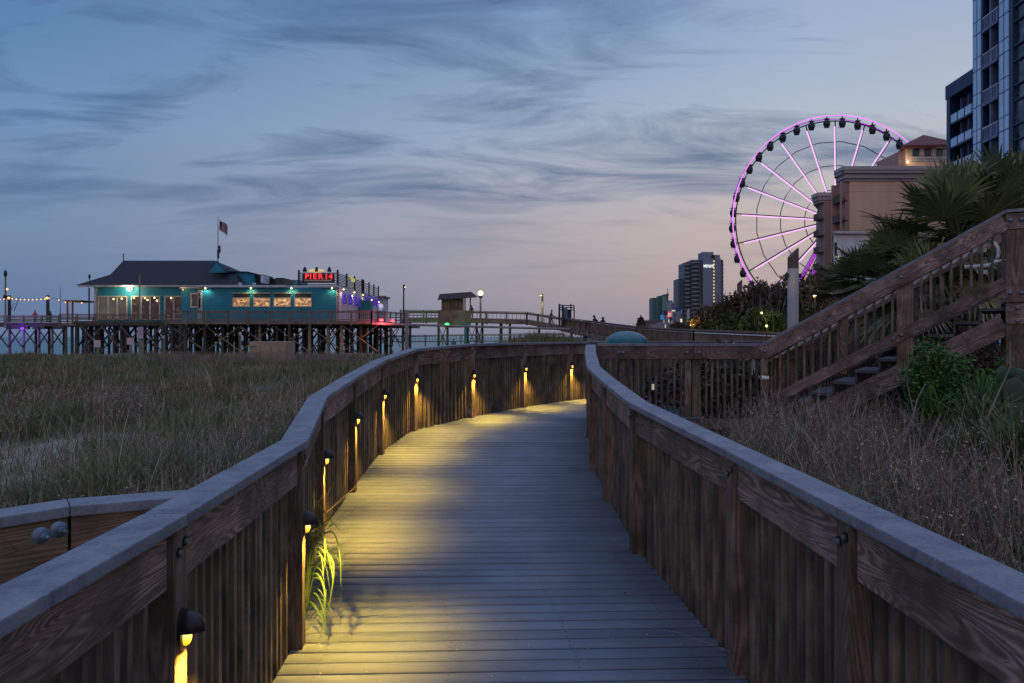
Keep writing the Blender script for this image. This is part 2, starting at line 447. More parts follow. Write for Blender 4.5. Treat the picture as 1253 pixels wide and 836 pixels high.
lr = empty('railing', (L0[3][0], L0[3][1], L0[3][2]))
tag(lr, 'long curving wooden railing with small lit lamps on its posts, left edge of the boardwalk', 'railing')
railing(lr, L0, +1, None)
rr = empty('railing', (R0[3][0], R0[3][1], R0[3][2]))
tag(rr, 'unlit wooden railing with wide grey cap curving along the right edge of the boardwalk', 'railing')
railing(rr, R0, -1, None)

# deck of planks: one structure
def edge(P, y):
    ys_ = [p[1] for p in P]; xs_ = [p[0] for p in P]; return float(np.interp(y, ys_, xs_))
vs = []; lp = []; tn = []; y = -1.2; pitch = .108
while y < 15:
    tilt = .055*max(0, 1-y/8.5); xl = edge(L0, y)-.055; xr = edge(R0, y)+.055 if y < 10.15 else 2.7
    if y > 14: xl = max(xl, 3.4)
    joint = random.uniform(.3, .7)
    segs = [(xl, xr)] if xl < xr-.1 else []
    for (a, b) in segs:
        t = random.random(); g2 = random.uniform(.0095,.0135); dz = random.uniform(-.0012,.0012)
        q = [(a, y+tilt*a), (b, y+tilt*b), (b, y+tilt*b+pitch-g2), (a, y+tilt*a+pitch-g2)]
        zt = [zd(p[1])+dz for p in q]; base = len(vs)
        ins = .0022
        mid = [(q[0][0],q[0][1]+ins),(q[1][0],q[1][1]+ins),(q[2][0],q[2][1]-ins),(q[3][0],q[3][1]-ins)]
        vs += [(p[0], p[1], z-.026) for p, z in zip(q, zt)]+[(p[0], p[1], z-.003) for p, z in zip(q, zt)]+[(p[0], p[1], z) for p, z in zip(mid, zt)]
        for f in ((3,2,1,0),(8,9,10,11),(0,1,5,4),(2,3,7,6),(4,5,9,8),(6,7,11,10),(1,2,6,5),(3,0,4,7),(5,6,10,9),(7,4,8,11)): lp += [base+i for i in f]
        tn += [t]*12
    y += pitch
dk = npmesh('boardwalk', np.array(vs), np.array(lp), np.full(len(lp)//4, 4), M['deck'], tn); tag(dk, kind='structure')
sc = MB(); y = -1.2
while y < 9.9:
    tilt = .055*max(0, 1-y/8.5)
    for fx_ in (.06, .36, .66, .94):
        xl = edge(L0, y); xr = edge(R0, y); xx = xl+(xr-xl)*fx_
        for dy in (.022, .072):
            yy = y+tilt*xx+dy; z = zd(yy)+.0016; q = xx+random.uniform(-.006,.006)
            if yy < 7: sc.add([(q+.0042*math.cos(a), yy+.0042*math.sin(a), z) for a in (0,1.05,2.1,3.14,4.19,5.24)], [(0,1,2,3,4,5)])
    y += pitch
tag(sc.build('deck_screws', M['bolt_hole']), kind='structure')
j = MB()
for xx in (-.8, 0, .8):
    for y0, y1 in ((-1,3.4),(3.4,6.5),(6.5,10.3)): j.bar((xx, y0, zd(y0)-.13), (xx, y1, zd(y1)-.13), .045, .18)
j.box((2.1,10.4,.3),(1.2,.05,.2))
tag(j.build('boardwalk_joists', M['deck_under']), kind='structure')

# ------------------------------------------------------------------ post lamps
def make_lamp():
    root = empty('post_lamp')
    b = MB(); poly = []
    for k in range(28):
        t = 2*PI*k/28; poly.append((.034*math.cos(t), .066*math.sin(t)))
    n = len(poly); vs = [(0, x, z) for x, z in poly]+[(.010, x*.96, z*.97) for x, z in poly]
    b.add(vs, [tuple(range(n)), tuple(range(2*n-1, n-1, -1))]+[(i, (i+1)%n, n+(i+1)%n, n+i) for i in range(n)])
    b.build('backplate', M['black_metal'], root, smooth=True)
    h = MB(); A = 9; B = 14
    for rr_, off in ((1, 0), (.93, 1)):
        for jx in range(A+1):
            th = (PI/2)*jx/A
            for k in range(B+1):
                ph = PI*k/B
                h.v.append((.008+.066*rr_*math.cos(th)*math.sin(ph), .035*rr_*math.cos(th)*math.cos(ph), -.004+.066*rr_*math.sin(th)))
    for s_ in (0, 1):
        o = s_*(A+1)*(B+1)
        for jx in range(A):
            for k in range(B): h.f.append((o+jx*(B+1)+k, o+jx*(B+1)+k+1, o+(jx+1)*(B+1)+k+1, o+(jx+1)*(B+1)+k)); h.mi.append(0)
    o = (A+1)*(B+1)
    for k in range(B): h.f.append((k, k+1, o+k+1, o+k)); h.mi.append(0)
    h.build('hood', M['black_metal'], root, smooth=True)
    l = MB().ball((.012, 0, -.018), (.020, .017, .033), 14, 10); l.build('lens', M['lens'], root, smooth=True)
    ld = bpy.data.lights.new('lamp_light', 'SPOT'); ld.energy = 86; ld.color = (1, .60, .075); ld.spot_size = R(112); ld.spot_blend = .8; ld.shadow_soft_size = .012
    lo = bpy.data.objects.new('bulb', ld); col.objects.link(lo); lo.parent = root
    lo.matrix_basis = Matrix.Translation((.056, 0, -.012)) @ Matrix.Rotation(R(-11), 4, 'Y')
    MW[lo] = lo.matrix_basis
    return root
lampidx = [(2,770,'nearest of the yellow post lamps, at the bottom edge of the picture'),
 (3,640,'second nearest yellow post lamp, above the green grass blades'),
 (4,560,'yellow post lamp just past the sharp bend in the left railing'),
 (5,512,'fourth nearest yellow post lamp, on the straight run of left railing after the bend'),
 (6,483,'fifth nearest yellow post lamp, where the left railing starts its last rise'),
 (7,463,'yellow post lamp on the corner post where the railing turns across the view'),
 (8,458,'yellow post lamp on the far railing, first post right of the corner post'),
 (9,450,'yellow post lamp on the far railing, second post right of the corner post'),
 (10,447,'farthest yellow post lamp, beside the end of the right railing cap')]
lamp0 = None
for i, py, lab in lampidx:
    p = Vector(L0[i]); a = Vector(L0[i-1]); b = Vector(L0[i+1])
    d = ((b-p).normalized()+(p-a).normalized()); d.z = 0; d.normalize(); nn = Vector((d.y, -d.x, 0))
    rz = math.atan2(nn.y, nn.x); z = PZ(py, p.y)
    if lamp0 is None: lamp0 = make_lamp(); o = lamp0
    else: o = copy_tree(lamp0)
    o.matrix_basis = Matrix.Translation((p.x+nn.x*.001, p.y+nn.y*.001, z)) @ Matrix.Rotation(rz, 4, 'Z')
    tag(o, lab, 'lamp', 'yellow post lamps on the left railing')

# spur railing on the left, seen from its outer side
sp = empty('railing', (-1.5,2.45,-.3)); tag(sp, 'short side railing with two big domed bolts, branching off at the left edge', 'railing')
S = [(-1.17,2.70,0), (-1.575,2.53,0), (-1.90,2.16,0), (-2.6,1.3,0)]
for i in range(len(S)-1):
    a, b = Vector(S[i]), Vector(S[i+1]); d = (b-a).normalized(); nn = Vector((d.y, -d.x, 0)); nn = -nn   # towards the camera
    if nn.y > 0: nn = -nn
    prev = Vector(S[i-1]) if i else a-d; nxt = Vector(S[i+2]) if i+2 < len(S) else b+d
    def mit(p, d1, d2):
        n1 = Vector((d1.y,-d1.x,0)); n2 = Vector((d2.y,-d2.x,0)); n1 = n1 if n1.y < 0 else -n1; n2 = n2 if n2.y < 0 else -n2
        m = (n1+n2).normalized(); return m/m.dot(n1)
    ma = mit(a, (a-prev).normalized(), d); mb_ = mit(b, d, (nxt-b).normalized())
    c = MB(); q = [a+ma*.03, b+mb_*.03, b-mb_*.11, a-ma*.11]; q = [v+d*(.001 if k in (0,3) else -.001) for k, v in enumerate(q)]
    z = .985
    c.add([v+Vector((0,0,z)) for v in q]+[v+Vector((0,0,z+.038)) for v in q], [(0,1,2,3),(4,7,6,5),(0,4,5,1),(1,5,6,2),(2,6,7,3),(3,7,4,0)])
    c.build('cap', M['cap'], sp, bevel=.005)
    gapd = .006 if i else .0
    board('fascia', a+d*gapd+Vector((0,0,.889))-nn*.012, b-d*.006+Vector((0,0,.889))-nn*.012, .038, .184, M['wood_tan'], sp)
    post('post', (b.x-nn.x*.08, b.y-nn.y*.08, -.5), .983, .09, .09, math.atan2(d.y, d.x), M['wood_z'], sp)
    Ln = (b-a).length
    for k in range(int(Ln/.1)):
        t = (k+.6)*.1/Ln; qq = a.lerp(b, min(t, 1))-nn*.055
        link('baluster', bpy.data.meshes['baluster_1.07'], sp, Matrix.Translation((qq.x, qq.y, .338)) @ Matrix.Rotation(math.atan2(d.y, d.x), 4, 'Z'))
def dome_bolt(parent, p, n, r=.024, long=False):
    p = Vector(p); n = Vector(n).normalized(); b = MB()
    k = [(-.012, 1), (.0, 1.0), (.005, .80), (.009, .42)] if long else [(0, 1), (.4*r, .95), (.75*r, .7), (.95*r, .35)]
    b.tube([p+n*a for a, s in k], [r*s for a, s in k], 14)
    if long: b.tube([p+n*.008, p+n*.026], [.011,.011], 6); b.tube([p+n*.026, p+n*.046], [.006,.006], 8)
    return b.build('bolt', M['galv'], parent, smooth=True)
c0 = Vector(S[1])
nA = Vector((-(.17),.405,0)).normalized(); nA = -nA if nA.y > 0 else nA
dome_bolt(sp, V(51,656,2.33), (.88,-.47,0), .027, True); dome_bolt(sp, V(73,648.5,2.42), (.86,-.51,0), .027, True)

# ------------------------------------------------------------------ platform fence beyond the right rail, and the stair
YF = 10.3; ZF = .45
fr = empty('railing', (2.5, YF, ZF)); tag(fr, 'level wooden fence with round blue bolts, between the boardwalk bend and the stair foot', 'fence')
FP = [(1.24,YF,ZF), (PX(848,YF),YF,ZF), (PX(973,YF)+.05,YF,ZF)]
# seen from outside: cap, fascia over the posts, balusters, bottom board
zc = ZF+1.07
xa, xm, xb = 1.24, PX(848,YF), PX(984,YF)
for a, b in ((xa, xm-.002), (xm+.002, xb-.01)):
    c = MB().box2((a, YF-.05, zc-.038), (b, YF+.09, zc)).build('cap', M['cap'], fr, bevel=.005)
    board('fascia', (a, YF-.02, zc-.038-.094), (b, YF-.02, zc-.038-.094), .038, .184, M['wood_x'], fr)
board('bottom_board', (xa, YF-.02, ZF-.09), (PX(948,YF), YF-.02, ZF-.09), .038, .14, M['wood_x'], fr)
for px, w in ((762,.09),(842,.09),(852,.12),(972,.12)):
    post('post', (PX(px,YF), YF+.05, -.4), zc-.04, w, .09, 0, M['wood_z'], fr)
for px in (757,762,840,855,973): dome_bolt(fr, (PX(px,YF), YF-.039, zc-.13), (0,-1,0), .026)
dome_bolt(fr, (PX(858,YF), YF-.039, ZF-.07), (0,-1,0), .026)
x = xa+.06; bm_ = bpy.data.meshes['baluster_1.07']
while x < xb-.35:
    if abs(x-PX(842,YF)) > .06:
        link('baluster', bm_, fr, Matrix.Translation((x, YF+.028, ZF+.36)) @ Matrix.Rotation(random.uniform(-.1,.1), 4, 'Z') @ Matrix.Rotation(random.uniform(-.012,.012), 4, 'Y'))
    x += random.choice((.082,.088,.095,.10))
for k in range(4):   # wide boards next to the stair foot
    xx = PX(936+k*10.5,YF); board('wide_picket', (xx, YF+.03, ZF-.15), (xx, YF+.03, zc-.05), .10, .03, M['wood_x'], fr, up=(0,-1,0))
# kicked-up lattice under the fence
for k, px in enumerate(range(862, 945, 9)):
    pass

sb = Vector((3.67, 10.27, 1.53)); st_ = Vector((6.07, 8.75, 3.15)); ud = (st_-sb).normalized(); uh = Vector((ud.x, ud.y, 0)).normalized()
on = Vector((uh.y, -uh.x, 0));  on = on if on.y < 0 else -on     # towards the camera
stair = empty('staircase', (3.7, 10.3, .2)); tag(stair, 'wooden staircase with slanting balustrade climbing right towards the hotels', 'stairs')
slope = (st_.z-sb.z)/Vector((st_.x-sb.x, st_.y-sb.y, 0)).length
for side, kk in ((0, 0), (1, 1.32)):
    o = -on*kk; par = stair
    a, b = sb+o, st_+o
    board('stair_cap', a+Vector((0,0,-.0))-ud*.12, b, .14, .038, M['cap'], par)
    if side == 0: board('stair_cap', a+Vector((0,0,.03))-ud*.0+on*-.2, a.lerp(b,.72)+Vector((0,0,.03))+on*-.2, .05, .03, M['cap'], par)
    off = on*.05
    board('stair_fascia', a+off+Vector((0,0,-.13))-ud*.05, b+off+Vector((0,0,-.13)), .038, .19, M['wood_x'], par)
    board('bottom_rail', a+off+Vector((0,0,-.87))-ud*.06, b+off+Vector((0,0,-.87)), .038, .14, M['wood_x'], par)
    run = Vector((b.x-a.x, b.y-a.y, 0)).length; nb = 26
    for k in range(nb):
        t = (k+.8)/nb; q = a.lerp(b, t)
        if k in (15, 16): continue
        m = Matrix.Translation((q.x+on.x*.01, q.y+on.y*.01, q.z-.49)) @ Matrix.Rotation(math.atan2(uh.y, uh.x)+random.uniform(-.06,.06), 4, 'Z') @ Matrix.Diagonal((1,1,.84,1))
        link('baluster', bm_, par, m)
    q = a.lerp(b, .62); post('stair_post', (q.x, q.y, q.z-1.5), q.z-.06, .19, .07, math.atan2(uh.y, uh.x), M['wood_z'], par)
    q = a.lerp(b, .36); post('stair_post', (q.x, q.y, q.z-1.0), q.z-.06, .09, .06, math.atan2(uh.y, uh.x), M['wood_z'], par)
    q = a-uh*.02; post('stair_post', (q.x, q.y, -.4), q.z-.06, .10, .08, math.atan2(uh.y, uh.x), M['wood_z'], par)
    # stringer
    board('stringer', a+Vector((0,0,-1.38))+on*.01-ud*.1, b+Vector((0,0,-1.38))+on*.01, .045, .26, M['wood_x'], par)
    if side == 0:
        for t_, dz in ((.005,-.12),(.61,-.13),(.62,-.13)):
            q = a.lerp(b, t_ if t_ < .5 else .605); 
        for t_, dz, du in ((.0,-.12,0),(.605,-.11,0),(.0,-.86,0),(.59,-.87,-.045),(.59,-.87,.045)):
            q = a.lerp(b, t_)+uh*du+Vector((0,0,dz+du*slope)); dome_bolt(stair, q+on*.072, on, .024)
nst = 10
for k in range(nst):
    t = (k+.6)/nst; q = sb.lerp(st_, t); z = q.z-1.13
    c = q-on*.66
    m = Matrix.Translation((c.x, c.y, z)) @ Matrix.Rotation(math.atan2(uh.y, uh.x), 4, 'Z')
    MB().box((0,0,0), (.30, 1.30, .038)).build('tread', M['tread'], stair, m, bevel=.004)
    m2 = Matrix.Translation((c.x+uh.x*.15, c.y+uh.y*.15, z+.085)) @ Matrix.Rotation(math.atan2(uh.y, uh.x), 4, 'Z')
    MB().box((0,0,0), (.022, 1.26, .12)).build('riser', M['tread'], stair, m2)
# upper landing
land = empty('landing', (6.6, 8.6, 0)); tag(land, 'raised timber landing on tall bolted posts at the head of the stair, right edge', 'landing')
tp = st_
for k in (0, 1.32):
    o = -on*k; a = tp+o+ud*.0; b = a+uh*2.6
    board('cap', a+Vector((0,0,.004))+uh*.002, b+Vector((0,0,.004)), .15, .038, M['cap'], land)
    board('fascia', a+on*.05+Vector((0,0,-.125))+uh*.003, b+on*.05+Vector((0,0,-.125)), .038, .19, M['wood_x'], land)
    for dd in (.10, 2.2):
        q = a+uh*dd
        post('post', (q.x, q.y, -.3), q.z-.03, .19, .10, math.atan2(uh.y, uh.x), M['wood_z'], land)
    board('rim_board', a+on*.052+Vector((0,0,-1.02))+uh*.003, b+on*.052+Vector((0,0,-1.02)), .04, .19, M['wood_x'], land)
    board('rim_board', a+on*.052+Vector((0,0,-1.25))+uh*.003, b+on*.052+Vector((0,0,-1.25)), .04, .24, M['wood_x'], land)
    for i in range(18):
        q = a+uh*(.28+i*.105); link('baluster', bm_, land, Matrix.Translation((q.x, q.y, q.z-.55)) @ Matrix.Rotation(math.atan2(uh.y, uh.x), 4, 'Z'))
    if k == 0:
        for dd, dz in ((.05,-.11),(.16,-.11),(.05,-1.0),(.16,-1.0),(.12,-1.18),(.12,-1.34)):
            dome_bolt(land, a+uh*dd+on*.073+Vector((0,0,dz)), on, .026)
MB().add([tuple(tp+uh*u-on*v+Vector((0,0,z))) for u in (0,2.6) for v in (0,1.3) for z in (-1.10,-1.06)], [(0,1,3,2),(4,6,7,5),(0,4,5,1),(2,3,7,6),(0,2,6,4),(1,5,7,3)]).build('deck', M['cap'], land)

# pale pipe handrail inside the stair, with looped ends
hr = empty('handrail', (4, 10.3, .5)); tag(hr, 'pale bent pipe handrail with looped ends running up inside the stair', 'handrail')
o = -on*.075; a = sb+o+Vector((0,0,-.272)); b = st_.lerp(sb, .06)+o+Vector((0,0,-.272))
MB().tube([a, b], .019, 10).build('pipe', M['pipe'], hr, smooth=True)
q = V(1216,297,8.75); 
loop = [V(1180,327,9.05), V(1198,326,8.97), V(1210,325,8.9)]
for k in range(9):
    t = -PI/2+PI*k/8; c = V(1208,310,8.9); loop.append(c+Vector((math.cos(t)*.10, -math.cos(t)*.06, math.sin(t)*.155)))
loop += [V(1200,295.5,8.95), V(1196,300,8.97)]
MB().tube(loop, .024, 10).build('end_loop', M['pipe'], hr, smooth=True)
MB().tube([V(1217,320,8.85), V(1232,319.5,8.8)], .022, 10).build('bracket', M['pipe'], hr, smooth=True)
for px, py in ((1204,306),(1205,333)): MB().box(V(px,py,8.93), (.05,.03,.05)).build('clamp', M['pipe'], hr)
d2 = empty('drain_pipe', V(930,470,10.45)); tag(d2, 'two pale bent pipes with a banded elbow behind the fence pickets', 'pipe')
MB().tube([V(919.5,434,10.45), V(919.5,459,10.45)], .02, 10).build('straight_pipe', M['pipe'], d2, smooth=True)
MB().tube([V(925,434,10.42), V(923.5,440,10.42), V(924,452,10.42), V(926,460,10.42), V(930,462.5,10.42), V(935,462.5,10.42)], .022, 10).build('bent_pipe', M['pipe'], d2, smooth=True)
MB().tube([V(931.5,462.5,10.25), V(940,462.5,10.25)], .034, 12).build('elbow_collar', M['pipe'], d2, smooth=True)

# litter bin with turquoise dome
tb = empty('litter_bin', (PX(766,11.4), 11.4, .47)); tag(tb, 'litter bin with turquoise domed lid and wooden slats, standing behind the fence', 'bin')
bx_, by_ = PX(766.5,11.4), 11.4
MB().ball((bx_, by_, 1.50), (.345,.345,.21), 32, 10, 0, 1).tube([(bx_,by_,1.455),(bx_,by_,1.50)], [.33,.345], 32).build('dome_lid', M['turq'], tb, smooth=True)
MB().tube([(bx_,by_,.48),(bx_,by_,1.44)], .25, 24).build('barrel', plain('bin_liner', (.03,.035,.04), .6), tb, smooth=True)
for k in range(16):
    t = 2*PI*k/16; q = Vector((bx_+.28*math.cos(t), by_+.28*math.sin(t), 0))
    m = Matrix.Translation((q.x, q.y, .93)) @ Matrix.Rotation(t, 4, 'Z')
    MB().box((0,0,0), (.025,.075,.86)).build('slat', M['wood_z'], tb, m, bevel=.003)
bl = empty('bollard_light', V(800,500,11.6)); tag(bl, 'small square pale bollard light glowing faintly behind the fence pickets', 'light')
p = V(800,486,11.2); MB().box((p.x,p.y,p.z-.15),(.07,.07,.9-.4)).build('post', M['black_metal'], bl); MB().box((p.x,p.y,p.z+.16),(.06,.06,.09)).build('lamp_head', emis('dim_bollard_lens', (1,.9,.6), .3, (.6,.6,.5)), bl, bevel=.006)

# ------------------------------------------------------------------ the pier
M['teal'] = None
def siding(name, c, pitch=.2, var=.18):
    n = N(name); tc = n.add('ShaderNodeTexCoord'); sx = n.add('ShaderNodeSeparateXYZ'); n.link(tc.outputs['Object'], sx.inputs[0])
    w = n.math('FRACT', n.math('DIVIDE', sx.outputs['Z'], pitch))
    line = n.math('LESS_THAN', w, .16)
    f = n.noise(tc.outputs['Object'], .9, 5, .65)
    cc = n.ramp(f, [(.3, tuple(x*(1-var) for x in c)), (.7, tuple(x*(1+var) for x in c))])
    cc = n.mix(n.math('MULTIPLY', line, .7), cc, tuple(x*.35 for x in c)); n.base(cc); n.rough(.75); n.bump(w, .8, .04); return n.m
M['teal'] = siding('teal_clapboard', (.014,.22,.32))
M['teal_trim'] = plain('teal_trim', (.02,.17,.20), .7)
M['white_sid'] = siding('white_clapboard', (.66,.56,.70), .22)
M['shingle'] = plain('dark_shingle', (.012,.014,.026), .9, 0, .35, 2.5, .3)
M['trim'] = plain('pale_trim', (.35,.32,.31), .7)
M['trim_w'] = plain('cream_window_frame', (.45,.38,.30), .7)
M['roof_edge'] = plain('pale_roof_edge', (.36,.40,.48), .5)
def interior(name, a, b, c, st, scale=1.6, th=(.45,.58,.70)):
    n = N(name)
    class _m: pass
    mp = _m(); mp.outputs = [n.coords((1,.4,1.3))]
    v = n.add('ShaderNodeTexVoronoi'); v.inputs['Scale'].default_value = scale; n.link(mp.outputs[0], v.inputs['Vector'])
    f = n.noise(mp.outputs[0], scale*1.5, 4, .7)
    f = n.math('ADD', n.math('MULTIPLY', f, .8), n.math('MULTIPLY', v.outputs['Distance'], .25))
    n.base((.02,.02,.025)); n.rough(.12); n.emit(n.ramp(f, [(th[0], a), (th[1], b), (th[2], c)]), st); return n.m
M['int_dark'] = interior('dim_interior_glass', (.012,.009,.012), (.045,.025,.022), (.30,.14,.06), .9, .7, (.5,.6,.74))
M['int_warm'] = interior('warm_interior_glass', (.06,.025,.01), (.38,.17,.06), (1.0,.55,.2), .95, 2.4, (.40,.52,.66))
M['int_pale'] = interior('pale_interior_glass', (.05,.05,.055), (.09,.08,.075), (.20,.15,.10), .7, .6, (.3,.55,.8))
M['bulb_warm'] = emis('warm_bulb', (1,.50,.20), 2.2)
M['bulb_white'] = emis('white_bulb', (1,.80,.42), 5)
M['bulb_soft'] = emis('soft_bulb', (1,.74,.30), 3)
M['red_neon'] = emis('red_neon', (.9,.03,.04), 1.25)
M['red_glow'] = emis('red_lamp', (1,.03,.05), 6)
M['green_glow'] = emis('green_lamp', (.03,1,.10), 7)
M['iron'] = plain('dark_iron', (.022,.022,.028), .6, .3)
M['concrete'] = plain('weathered_concrete', (.20,.20,.21), .9)
M['signwhite'] = plain('sign_board_pale', (.46,.38,.42), .7, 0, .1)
M['ply'] = plain('bare_plywood', (.30,.235,.17), .85, 0, .15, 1.5)

def point(name, loc, colr, e, r=.08, parent=None):
    ld = bpy.data.lights.new(name, 'POINT'); ld.energy = e; ld.color = colr; ld.shadow_soft_size = r
    o = bpy.data.objects.new(name, ld); col.objects.link(o); m = Matrix.Translation(Vector(loc)); MW[o] = m
    if parent is not None: o.parent = parent; o.matrix_basis = MW[parent].inverted() @ m
    else: o.matrix_basis = m
    return o
def spot(name, loc, colr, e, ang, rx=0, ry=0, parent=None, r=.05):
    ld = bpy.data.lights.new(name, 'SPOT'); ld.energy = e; ld.color = colr; ld.spot_size = R(ang); ld.spot_blend = .7; ld.shadow_soft_size = r
    o = bpy.data.objects.new(name, ld); col.objects.link(o); m = Matrix.Translation(Vector(loc)) @ Matrix.Rotation(rx, 4, 'X') @ Matrix.Rotation(ry, 4, 'Y'); MW[o] = m
    if parent is not None: o.parent = parent; o.matrix_basis = MW[parent].inverted() @ m
    else: o.matrix_basis = m
    return o

pier = empty('pier', (PX(250,78), 78, -1)); tag(pier, 'long timber fishing pier on braced piles carrying the teal restaurant', 'pier')
DZ = 3.25
def deckbox(px0, px1, Y0, Y1, z=DZ):
    MB().box2((PX(px0,Y0), Y0, z-.32), (PX(px1,Y0), Y1, z)).build('deck', M['wood_far'], pier)
deckbox(-40, 74, 90, 98); deckbox(74, 203, 86, 106); deckbox(203, 456, 74, 112, 3.246); 
# right of the restaurant the deck runs back then right
MB().add([(PX(455,74),74,z) for z in (3.24,2.92)]+[(PX(497,88),88,z) for z in (3.24,2.92)]+[(PX(497,88),100,z) for z in (3.24,2.92)]+[(PX(455,74),100,z) for z in (3.24,2.92)],
  [(0,2,3,1),(2,4,5,3),(4,6,7,5),(6,0,1,7),(0,6,4,2),(1,3,5,7)]).build('deck', M['wood_far'], pier)
def pierrail(parent, p1, p2, mat=M['wood_far'], h=1.08, bal=.16, post_every=2.2, mid=False, balw=.05):
    p1 = Vector(p1); p2 = Vector(p2); L = (p2-p1).length; n = max(1, round(L/post_every))
    for k in range(n+1):
        q = p1.lerp(p2, k/n); MB().box((q.x, q.y, q.z+h/2-.25), (.15,.13,h+.5)).build('rail_post', mat, parent)
    for k in range(n):
        a = p1.lerp(p2, k/n); b = p1.lerp(p2, (k+1)/n); m = MB()
        up = Vector((0,0,1))
        m.bar(a+up*(h-.03), b+up*(h-.03), .18, .06); m.bar(a+up*(h-.16), b+up*(h-.16), .05, .12); m.bar(a+up*.12, b+up*.12, .05, .12)
        if mid: m.bar(a+up*.45, b+up*.45, .05, .12); m.bar(a+up*.72, b+up*.72, .05, .10)
        if bal:
            nb = int((b-a).length/bal)
            for i in range(nb):
                q = a.lerp(b, (i+.5)/nb); m.box((q.x, q.y, q.z+h*.5), (balw,.03,h-.16))
        m.build('rail_panel', mat, parent)
pierrail(pier, V(-40,0,90)*0+Vector((PX(-40,90),90,DZ)), (PX(74,90),90,DZ), M['pile_light'], bal=0, mid=True)
pierrail(pier, (PX(-40,90),97,DZ), (PX(74,90),97,DZ), M['wood_far'], bal=0, mid=True)
pierrail(pier, (PX(73,86),86,DZ+.05), (PX(203,86),86,DZ+.05), M['wood_far'], bal=.0, mid=True)
pierrail(pier, (PX(203,74),74,DZ+.0), (PX(455,74),74,DZ+.0), M['wood_far'], bal=.2)
pierrail(pier, (PX(455,74),74,DZ), (PX(497,88),88,DZ+.25), M['fence_light'], bal=.0, mid=True)
# piles: one mesh, many copies; cross braces between
pm = MB().tube([(0,0,0),(0,0,1)], [.17,.15], 9).build('pile', M['pile'], smooth=True); pme = pm.data; bpy.data.objects.remove(pm)
pml = MB().tube([(0,0,0),(0,0,1)], [.17,.15], 9).build('pile', M['pile_light'], smooth=True); pmel = pml.data; bpy.data.objects.remove(pml)
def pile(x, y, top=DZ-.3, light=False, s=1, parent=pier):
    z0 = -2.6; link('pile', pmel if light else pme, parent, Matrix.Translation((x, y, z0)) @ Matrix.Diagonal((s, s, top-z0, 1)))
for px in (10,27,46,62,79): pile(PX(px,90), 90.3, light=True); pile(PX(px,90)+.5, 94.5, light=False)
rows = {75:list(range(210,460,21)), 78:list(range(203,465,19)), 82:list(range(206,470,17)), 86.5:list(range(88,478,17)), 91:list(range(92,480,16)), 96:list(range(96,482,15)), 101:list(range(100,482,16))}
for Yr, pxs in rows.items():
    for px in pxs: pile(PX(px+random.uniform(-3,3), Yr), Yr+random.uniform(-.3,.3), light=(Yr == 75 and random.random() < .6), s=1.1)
for px in (92,118,146,172): pile(PX(px,86), 86.5, light=False, s=1.2)
def brace(px0, y0, px1, y1, Yb, mat, w=.24):
    MB().bar(V(px0,y0,Yb), V(px1,y1,Yb), .08, w, up=(0,1,0)).build('brace', mat, pier)
def xb(px0, px1, Yb, mat, yt=398, yb=428, w=.24):
    brace(px0, yt, px1, yb, Yb-.1, mat, w); brace(px0, yb, px1, yt, Yb+.1, mat, w)
for a, b in ((-8,10),(10,27),(27,46),(46,62),(62,79)): xb(a, b, 90, M['pile'], 401, 425, .2)
for a in range(210, 450, 42): xb(a, a+42, 75, M['pile_light'] if a % 84 < 43 else M['wood_far'], 399, 430)
for a in range(100, 200, 24): xb(a, a+26, 85.7, M['wood_far'], 399, 430, .22)
for a in range(96, 470, 18): xb(a, a+18, 90.5, M['pile'], 396, 424, .3)
for a in range(100, 475, 23): xb(a, a+23, 97, M['pile'], 397, 420, .34)
for a in range(207, 465, 16): xb(a, a+16, 84, M['pile'], 395, 415, .3)
for a in range(205, 460, 23): xb(a, a+23, 79.5, M['pile'], 397, 431, .26)
for a in range(205, 455, 21):
    if (a//21) % 2: brace(a, 404, a+13, 432, 77, M['pile'], .3)
MB().bar(V(-10,396.5,89.6), V(80,396.5,89.6), .1,.22).build('stringer', M['pile'], pier)
MB().bar(V(90,395.5,85.6), V(205,395.5,85.6), .2,.4).build('stringer', M['pile'], pier)
MB().bar(V(205,396,74.4), V(455,396,74.4), .2,.34).build('stringer', M['pile'], pier)
for a in (0, 30, 45):   # pile caps on the left run
    MB().box((PX(a+22,90), 90.2, DZ-.5), (2.5,.5,.35)).build('pile_cap', M['pile'], pier)
# clutter of pipes/lines below
# -- restaurant: hall
rest = empty('restaurant', (PX(200,86), 86, DZ)); tag(rest, 'teal clapboard pier restaurant with dark hipped hall and lit flat-roofed wing', 'restaurant')
Yh = 89; xl, xr = PX(117,Yh), PX(262,Yh); zE = PZ(349.5,Yh)
MB().prism([(xl,Yh),(xr,Yh),(xr,Yh+14),(PX(98,Yh),Yh+14),(PX(98,Yh),Yh+3.0)], DZ, zE).build('hall_wall', M['teal'], rest)
xh0, xh1 = PX(96.5,Yh), PX(268,Yh)
def hip():
    m = MB(); z0 = zE; z1 = PZ(336,Yh+2.5); z2 = PZ(319,Yh+7)
    a = [(xh0,Yh-.7,z0),(xh1+2.5,Yh-.7,z0),(xh1+2.5,Yh+15,z0),(xh0,Yh+15,z0)]
    b = [(PX(135,Yh+2.5),Yh+2.5,z1),(xh1+1.2,Yh+2.5,z1),(xh1+1.2,Yh+11.8,z1),(PX(135,Yh+2.5),Yh+11.8,z1)]
    r0 = (PX(151,Yh+7),Yh+7,z2); r1 = (PX(263,Yh+7),Yh+7,z2)
    vs = a+b+[r0,r1]
    m.add(vs, [(3,2,1,0),(0,1,5,4),(1,2,6,5),(2,3,7,6),(3,0,4,7),(4,5,9,8),(6,7,8,9),(7,4,8),(5,6,9)])
    return m
rf = hip().build('roof', M['shingle'], rest)
